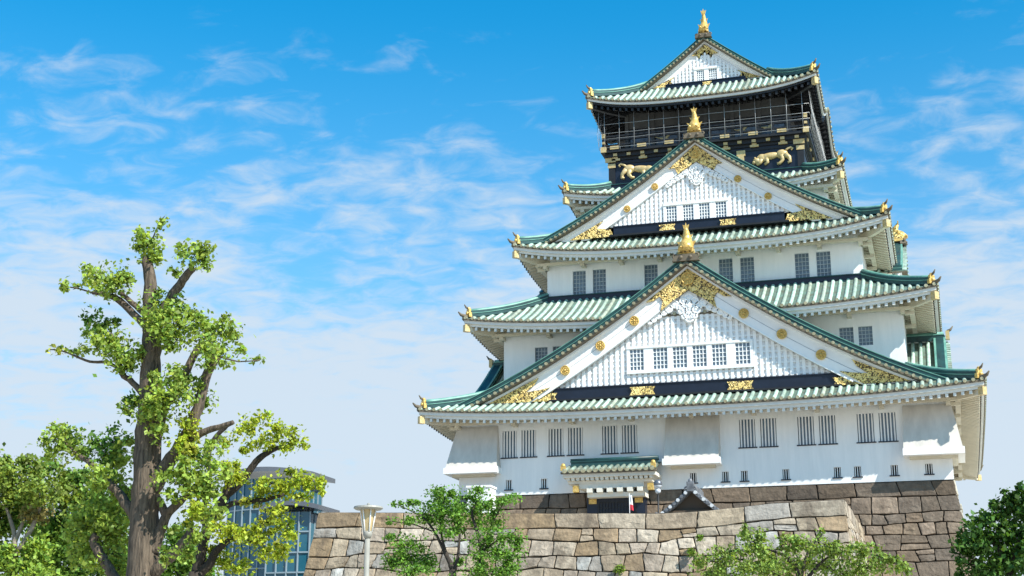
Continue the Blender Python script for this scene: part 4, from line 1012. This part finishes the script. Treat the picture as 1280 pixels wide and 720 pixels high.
gb_ = at(180, 700, GY); gk = empty('ginkgo_tree', (gb_.x, GY, -9.75), 'tall pollarded ginkgo with thick grey trunk, stubby limbs and tufts of bright leaves', 'tree')
b = MB()
base = at(177, 738, GY); b.tube([(gb_.x - .05, GY, -9.9), (gb_.x - .04, GY, -8.6), (base.x - .01, GY, -7), (base.x, GY, base.z)], [.68, .5, .42, .35], 'bark', 12, jitter=.1)
limb(b, [(177, 738, 19.8), (180, 660, 18.5), (183, 600, 17), (185, 540, 14.8), (188, 480, 13), (190, 435, 12), (187, 395, 9), (187, 355, 8), (184, 322, 6)], GY, n=14)
limb(b, [(190, 450, 11), (198, 405, 9), (216, 368, 8.5), (232, 346, 7.5), (242, 334, 6)], GY)
limb(b, [(189, 410, 8), (172, 398, 6.5), (150, 376, 6), (132, 368, 5), (116, 366, 3.5)], GY)
limb(b, [(186, 400, 6), (170, 383, 5), (150, 366, 4)], GY, n=7)
limb(b, [(188, 505, 7), (166, 478, 5.5), (152, 466, 5), (145, 430, 5), (138, 418, 4)], GY, n=8)
limb(b, [(152, 462, 3.6), (132, 453, 3), (112, 452, 2.5), (92, 444, 2)], GY, n=7)
limb(b, [(172, 650, 13), (160, 632, 10), (146, 614, 8), (128, 595, 6.5), (112, 578, 5), (100, 570, 4)], GY, n=10)
limb(b, [(192, 610, 15), (206, 585, 13), (222, 562, 12), (238, 535, 11), (250, 500, 9.5), (258, 470, 8.5), (272, 445, 7)], GY, n=12)
limb(b, [(195, 600, 9), (197, 550, 8), (206, 510, 8), (222, 485, 8), (234, 462, 7), (247, 436, 7), (262, 428, 5)], GY, n=9)
limb(b, [(228, 558, 9), (243, 546, 7.5), (260, 538, 6), (277, 533, 5), (292, 527, 3.5)], GY, n=8)
limb(b, [(190, 690, 12), (200, 665, 10), (208, 644, 8.5), (222, 630, 7), (236, 617, 5)], GY, n=9)
limb(b, [(208, 644, 8), (200, 628, 7), (190, 612, 5)], GY, n=8)
limb(b, [(192, 715, 13), (210, 698, 11), (228, 680, 9), (242, 662, 7)], GY, n=9)
limb(b, [(146, 726, 10, .4), (132, 704, 9, .4), (122, 688, 8.5, .4), (117, 676, 8, .4), (121, 668, 7, .4)], GY, n=9)
for p in (((184, 322), (190, 300), (200, 278), (206, 270)), ((116, 366), (96, 360), (76, 358)), ((272, 445), (298, 452), (325, 450)), ((92, 444), (76, 438), (62, 437)), ((240, 332), (256, 318), (262, 306)), ((100, 570), (80, 552), (66, 536))):
    limb(b, [(x, y, 1.8 - .4 * i) for i, (x, y) in enumerate(p)], GY, n=5, sub=2)
b.build('trunk', gk)
bl = [(186, 308, 17, 18), (192, 322, 12, 14), (203, 280, 8, 9), (176, 300, 8, 14), (244, 318, 20, 14), (228, 312, 10, 10), (255, 328, 8, 14), (222, 340, 10, 8), (138, 350, 26, 18), (118, 352, 12, 14), (108, 336, 8, 8), (152, 352, 14, 12), (80, 357, 9, 7), (98, 358, 6, 4),
      (212, 388, 22, 20), (200, 400, 22, 24, -.5), (218, 408, 24, 20, -.4), (190, 375, 14, 14), (222, 425, 16, 12), (244, 395, 12, 12), (272, 418, 26, 16), (288, 408, 14, 12), (262, 440, 20, 18), (278, 445, 14, 14), (300, 440, 8, 8), (318, 450, 12, 4), (250, 408, 14, 12),
      (138, 428, 22, 16), (150, 446, 22, 16, -.4), (118, 420, 14, 12), (108, 436, 10, 8), (128, 412, 14, 12), (115, 395, 12, 10, .5, DG), (135, 404, 14, 8, .4, DG), (68, 438, 11, 5, 0, YY), (162, 460, 14, 10), (92, 440, 6, 6),
      (166, 505, 10, 14, .2, DG), (158, 510, 8, 10), (205, 500, 26, 22, -.6), (215, 475, 20, 16, -.5), (228, 492, 16, 16, -.4), (190, 520, 18, 12, -.6), (243, 480, 12, 12), (255, 500, 14, 14), (232, 530, 16, 14, -.3, YG), (225, 585, 14, 16, -.5), (242, 570, 14, 14),
      (84, 553, 26, 18), (72, 566, 14, 12), (100, 562, 14, 14), (68, 540, 8, 14), (128, 568, 18, 24, .3, DG), (140, 552, 14, 18, .3, DG), (150, 578, 16, 20), (160, 556, 10, 14), (128, 592, 18, 12), (145, 600, 16, 14), (118, 605, 16, 10),
      (128, 640, 34, 20, .6), (110, 660, 26, 22, .8), (145, 655, 22, 22, .6), (135, 690, 30, 22, .9), (152, 620, 18, 14, .4), (105, 690, 22, 18, 1), (150, 712, 20, 12, .8),
      (240, 592, 20, 16, -.3), (228, 610, 18, 14, -.4), (252, 610, 18, 18), (246, 640, 18, 16, -.2, YG), (235, 655, 14, 10), (215, 660, 8, 6), (250, 668, 14, 12), (225, 558, 12, 10, -.4, YG), (240, 555, 8, 16, -.3, YY), (270, 560, 12, 12), (258, 580, 14, 14), (275, 590, 10, 10), (195, 470, 10, 8, -.5), (180, 512, 12, 12, -.5), (196, 540, 12, 14, -.6), (202, 600, 12, 12, -.6), (210, 622, 10, 10, -.5), (176, 440, 10, 10, -.4), (262, 615, 14, 14), (270, 640, 14, 12), (232, 690, 14, 12, -.4), (205, 700, 8, 10, -.4)]
leaf_mesh('crown', pxblobs(bl, GY, .62, GK, .06), .06, gk)
# a second, yellower tree behind it
YT = -65.0; LS = .72; COVER, SPREAD, LOOSE = 2.3, 1.14, .3; c = at(246, 715, YT)
yt = empty('broadleaf_tree', (c.x, YT, -9.75), 'yellow-green broadleaf tree with dark limbs in front of the blue glass building', 'tree')
b = MB(); b.tube([(c.x - .1, YT, -9.9), (c.x - .05, YT, -8), (c.x, YT, c.z)], [.4, .3, .24], 'darkbark', 10, jitter=.1)
limb(b, [(246, 716, 10), (252, 690, 9), (262, 650, 8.5), (276, 632, 8), (284, 612, 7), (288, 600, 5)], YT, 'darkbark')
limb(b, [(280, 622, 6), (300, 606, 5), (312, 588, 6), (322, 575, 6), (334, 566, 5), (352, 558, 3)], YT, 'darkbark')
limb(b, [(262, 655, 7), (285, 632, 5), (305, 628, 4.5), (330, 625, 4), (355, 618, 2.5)], YT, 'darkbark')
limb(b, [(247, 718, 9), (262, 705, 8), (274, 685, 6), (300, 670, 4), (335, 668, 2.5)], YT, 'darkbark')
limb(b, [(258, 660, 6), (254, 640, 5), (262, 600, 4), (262, 560, 4), (280, 535, 4), (292, 528, 3)], YT, 'darkbark')
b.build('trunk', yt)
bl = [(326, 522, 16, 9), (310, 528, 14, 10), (300, 540, 16, 10), (285, 550, 12, 10), (342, 540, 18, 14), (365, 545, 16, 14), (378, 555, 10, 9), (352, 560, 18, 10), (330, 552, 16, 12), (310, 556, 14, 12), (288, 590, 19, 14), (296, 600, 14, 12), (280, 602, 12, 10),
      (340, 605, 24, 11), (365, 598, 22, 12), (355, 615, 24, 12), (385, 606, 18, 14), (398, 600, 10, 12), (375, 622, 14, 10), (328, 618, 18, 9), (404, 612, 6, 8), (310, 628, 20, 6, 0, YY), (345, 640, 18, 14), (360, 655, 16, 16), (335, 650, 10, 12, 0, YY), (366, 672, 8, 10),
      (270, 660, 22, 12), (290, 668, 24, 14), (312, 678, 20, 14), (335, 690, 18, 12), (350, 695, 18, 10), (265, 690, 20, 14), (285, 700, 20, 14), (300, 712, 18, 12), (252, 708, 14, 12), (335, 672, 18, 9), (355, 682, 14, 10), (320, 660, 14, 10)]
leaf_mesh('crown', pxblobs(bl, YT, .62, YG, .055), .055, yt)
def simple_tree(name, label, cat, Y, pxc, trunks, blobs, col, size, dens, bark='darkbark', group=None):
    c = at(pxc[0], pxc[1], Y); e = empty(name, (c.x, Y, -9.75), label, cat, group); b = MB()
    k = (c - CAM).length / FPX; b.tube([(c.x, Y, -9.9), (c.x, Y, (c.z - 9.75) / 2), (c.x, Y, c.z)], [pxc[2] * k * 1.3, pxc[2] * k * 1.1, pxc[2] * k * LS], bark, 9, jitter=.1)
    for t in trunks: limb(b, t, Y, bark, n=7)
    b.build('trunk', e); leaf_mesh('crown', pxblobs(blobs, Y, dens, col, size), size, e); return e
# background wood at the left: three trees
LS = .7; COVER = 3.8; SPREAD, LOOSE = 1.12, .25; OL = (.23, .31, .055); D2 = (.13, .24, .04); M2 = (.24, .36, .055); BR = (.26, .23, .08)
simple_tree('background_tree', 'mottled olive tree with bare pale twigs at the far left edge', 'tree', -38, (16, 700, 8), [[(16, 700, 7), (18, 670, 4), (10, 640, 3), (3, 630, 2)], [(18, 680, 4), (28, 655, 3), (32, 646, 2)], [(16, 700, 5), (45, 650, 4), (55, 610, 3)]],
            [(10, 600, 24, 18), (38, 590, 22, 18), (30, 578, 14, 9), (20, 625, 30, 18, None, OL), (50, 615, 24, 18), (0, 580, 14, 14), (-20, 600, 30, 30), (45, 640, 22, 14, None, BR), (10, 655, 18, 14, 1, D2), (8, 700, 30, 16, None, M2), (40, 690, 26, 22, None, M2), (-15, 660, 22, 40), (25, 640, 30, 24, 2, D2), (30, 720, 40, 20, 0, M2)], OL, .11, .75, bark='palebark', group='trees behind the ginkgo')
simple_tree('background_tree', 'dense dark green tree between the olive tree and the ginkgo trunk', 'tree', -34, (90, 715, 9), [[(90, 715, 8), (85, 660, 5), (75, 620, 4)], [(90, 700, 5), (110, 640, 4), (120, 610, 3)]],
            [(62, 585, 14, 14), (80, 600, 22, 16, None, OL), (105, 600, 24, 12), (90, 625, 30, 18, None, OL), (75, 650, 30, 22), (120, 625, 22, 22), (60, 690, 30, 28), (95, 690, 32, 30), (130, 660, 26, 30), (150, 625, 16, 20), (150, 700, 24, 30), (72, 665, 30, 20, 2, D2), (100, 725, 60, 20)], D2, .12, .8, group='trees behind the ginkgo')
simple_tree('background_tree', 'green tree filling the gap right of the ginkgo trunk', 'tree', -40, (225, 715, 8), [[(225, 715, 7), (230, 680, 5), (240, 655, 4)]],
            [(215, 690, 22, 24), (235, 700, 24, 24), (225, 668, 18, 14), (255, 720, 24, 18), (205, 715, 16, 14)], (.16, .28, .045), .11, .7, group='trees behind the ginkgo')
SPREAD, LOOSE = 1.3, .3
COVER = 2.5
# small tree in front of the platform wall
ST = (.15, .30, .045); LS = .5
simple_tree('young_tree', 'small bright green tree with dark forked stems before the tan stone wall', 'tree', -55, (566, 712, 9),
            [[(566, 712, 8), (561, 700, 6), (552, 682, 4), (540, 660, 3), (528, 646, 2)], [(568, 712, 6), (572, 698, 4), (574, 680, 3), (575, 655, 2.5), (572, 630, 1.5)], [(600, 722, 7), (602, 690, 5), (596, 664, 4), (590, 640, 3), (600, 622, 2)], [(561, 700, 4), (552, 670, 3), (552, 640, 2.5), (556, 622, 1.5)], [(602, 690, 3), (622, 676, 2.5), (645, 668, 1.5)], [(600, 690, 2.5), (615, 655, 2), (630, 628, 1.2)], [(540, 664, 2), (515, 655, 1.8), (490, 652, 1)], [(528, 646, 1.8), (508, 636, 1.2), (494, 630, .8)]],
            [(552, 625, 18, 12), (545, 614, 12, 8), (564, 618, 12, 9), (515, 632, 16, 6), (498, 630, 10, 4), (530, 642, 16, 10), (512, 650, 16, 6), (490, 651, 8, 4), (545, 645, 20, 14), (560, 640, 16, 14), (575, 645, 14, 12), (555, 665, 14, 8), (595, 640, 20, 16), (610, 632, 14, 10), (632, 626, 16, 7), (645, 622, 8, 5), (618, 648, 14, 12), (590, 620, 14, 8), (600, 615, 12, 7), (612, 668, 16, 8), (640, 672, 16, 10), (650, 682, 9, 10), (625, 690, 18, 12), (600, 680, 14, 10), (640, 698, 14, 8), (600, 704, 20, 12), (625, 710, 22, 9), (572, 700, 12, 6),
             (508, 680, 20, 10), (495, 672, 12, 6), (520, 695, 18, 10), (505, 706, 22, 10), (490, 700, 10, 10), (535, 706, 14, 8), (575, 668, 10, 8, 1, D2), (520, 715, 20, 8), (600, 720, 30, 6)], ST, .046, .58)
# low shrub tree, right of centre
SH = (.23, .33, .07)
simple_tree('shrub_tree', 'wide low yellow-green shrub in front of the corner of the tan stone wall', 'shrub', -60, (1000, 735, 8), [[(1000, 735, 7), (990, 700, 4), (945, 680, 2), (935, 660, 1)], [(1000, 735, 6), (1030, 700, 3), (1060, 690, 2), (1100, 695, 1)], [(1000, 730, 4), (1010, 690, 3), (1028, 668, 1)], [(1000, 735, 5), (930, 700, 2.5), (890, 700, 1)]],
            [(890, 702, 18, 12), (915, 692, 20, 12), (938, 678, 14, 12), (932, 664, 6, 10), (948, 668, 10, 8), (955, 690, 22, 12), (980, 680, 18, 10), (1005, 680, 20, 10), (1024, 668, 6, 10), (1030, 685, 16, 12), (1050, 690, 18, 9), (1075, 692, 18, 10), (1100, 697, 16, 8), (1092, 684, 10, 4), (1120, 705, 14, 10), (1130, 714, 10, 8), (1080, 712, 30, 10), (1040, 712, 30, 12), (1000, 708, 30, 14), (960, 712, 30, 12), (920, 714, 28, 10), (885, 716, 20, 8), (870, 706, 6, 4), (1068, 680, 8, 5)], SH, .046, .62)
SPREAD, LOOSE = 1.05, .2
# dark tree at the right edge
DR = (.07, .155, .03)
simple_tree('evergreen_tree', 'dark dense evergreen tree at the right edge beside the tower base', 'tree', -36, (1262, 712, 12), [[(1262, 712, 10), (1250, 690, 6), (1235, 670, 4)], [(1262, 705, 7), (1280, 660, 5)]],
            [(1270, 625, 22, 14), (1252, 636, 20, 12), (1285, 640, 26, 26), (1232, 650, 22, 14), (1218, 664, 20, 14), (1250, 660, 28, 18), (1205, 678, 16, 12), (1200, 692, 14, 10), (1225, 685, 26, 18), (1255, 690, 34, 26), (1285, 680, 30, 30), (1210, 705, 20, 12), (1240, 715, 34, 14), (1205, 722, 16, 10), (1262, 618, 10, 8), (1300, 620, 24, 24), (1300, 700, 34, 30), (1277, 612, 8, 8)], DR, .11, .95)
# weeds rooted in the joints of the platform wall
for pxw, pyw, r, lb in ((875, 674, 6, 'small green weed tuft growing from a joint high in the tan stone wall'), (775, 712, 9, 'yellow-green weed growing low in the middle of the tan stone wall'), (866, 692, 7, 'straggly weed beside the left end of the yellow-green shrub on the stone wall')):
    c = at(pxw, pyw, PYF - .75); e = empty('wall_weed', c, lb, 'plant', 'weeds in the stone wall'); b = MB()
    for i in range(5): b.tube([c + Vector((0, .3, -.05)), c + Vector((random.uniform(-.15, .15), -.05, .1)), c + Vector((random.uniform(-.25, .25), -.12, .25))], [.015, .012, .006], 'darkbark', 4)
    b.build('stem', e); k = (c - CAM).length / FPX
    leaf_mesh('leaves', [(c + Vector((random.uniform(-.12, .12), -.08, random.uniform(-.05, .18))), (r * k * .8, .15, r * k * .7), 60, (.2, .32, .05)) for _ in range(3)], .055, e)
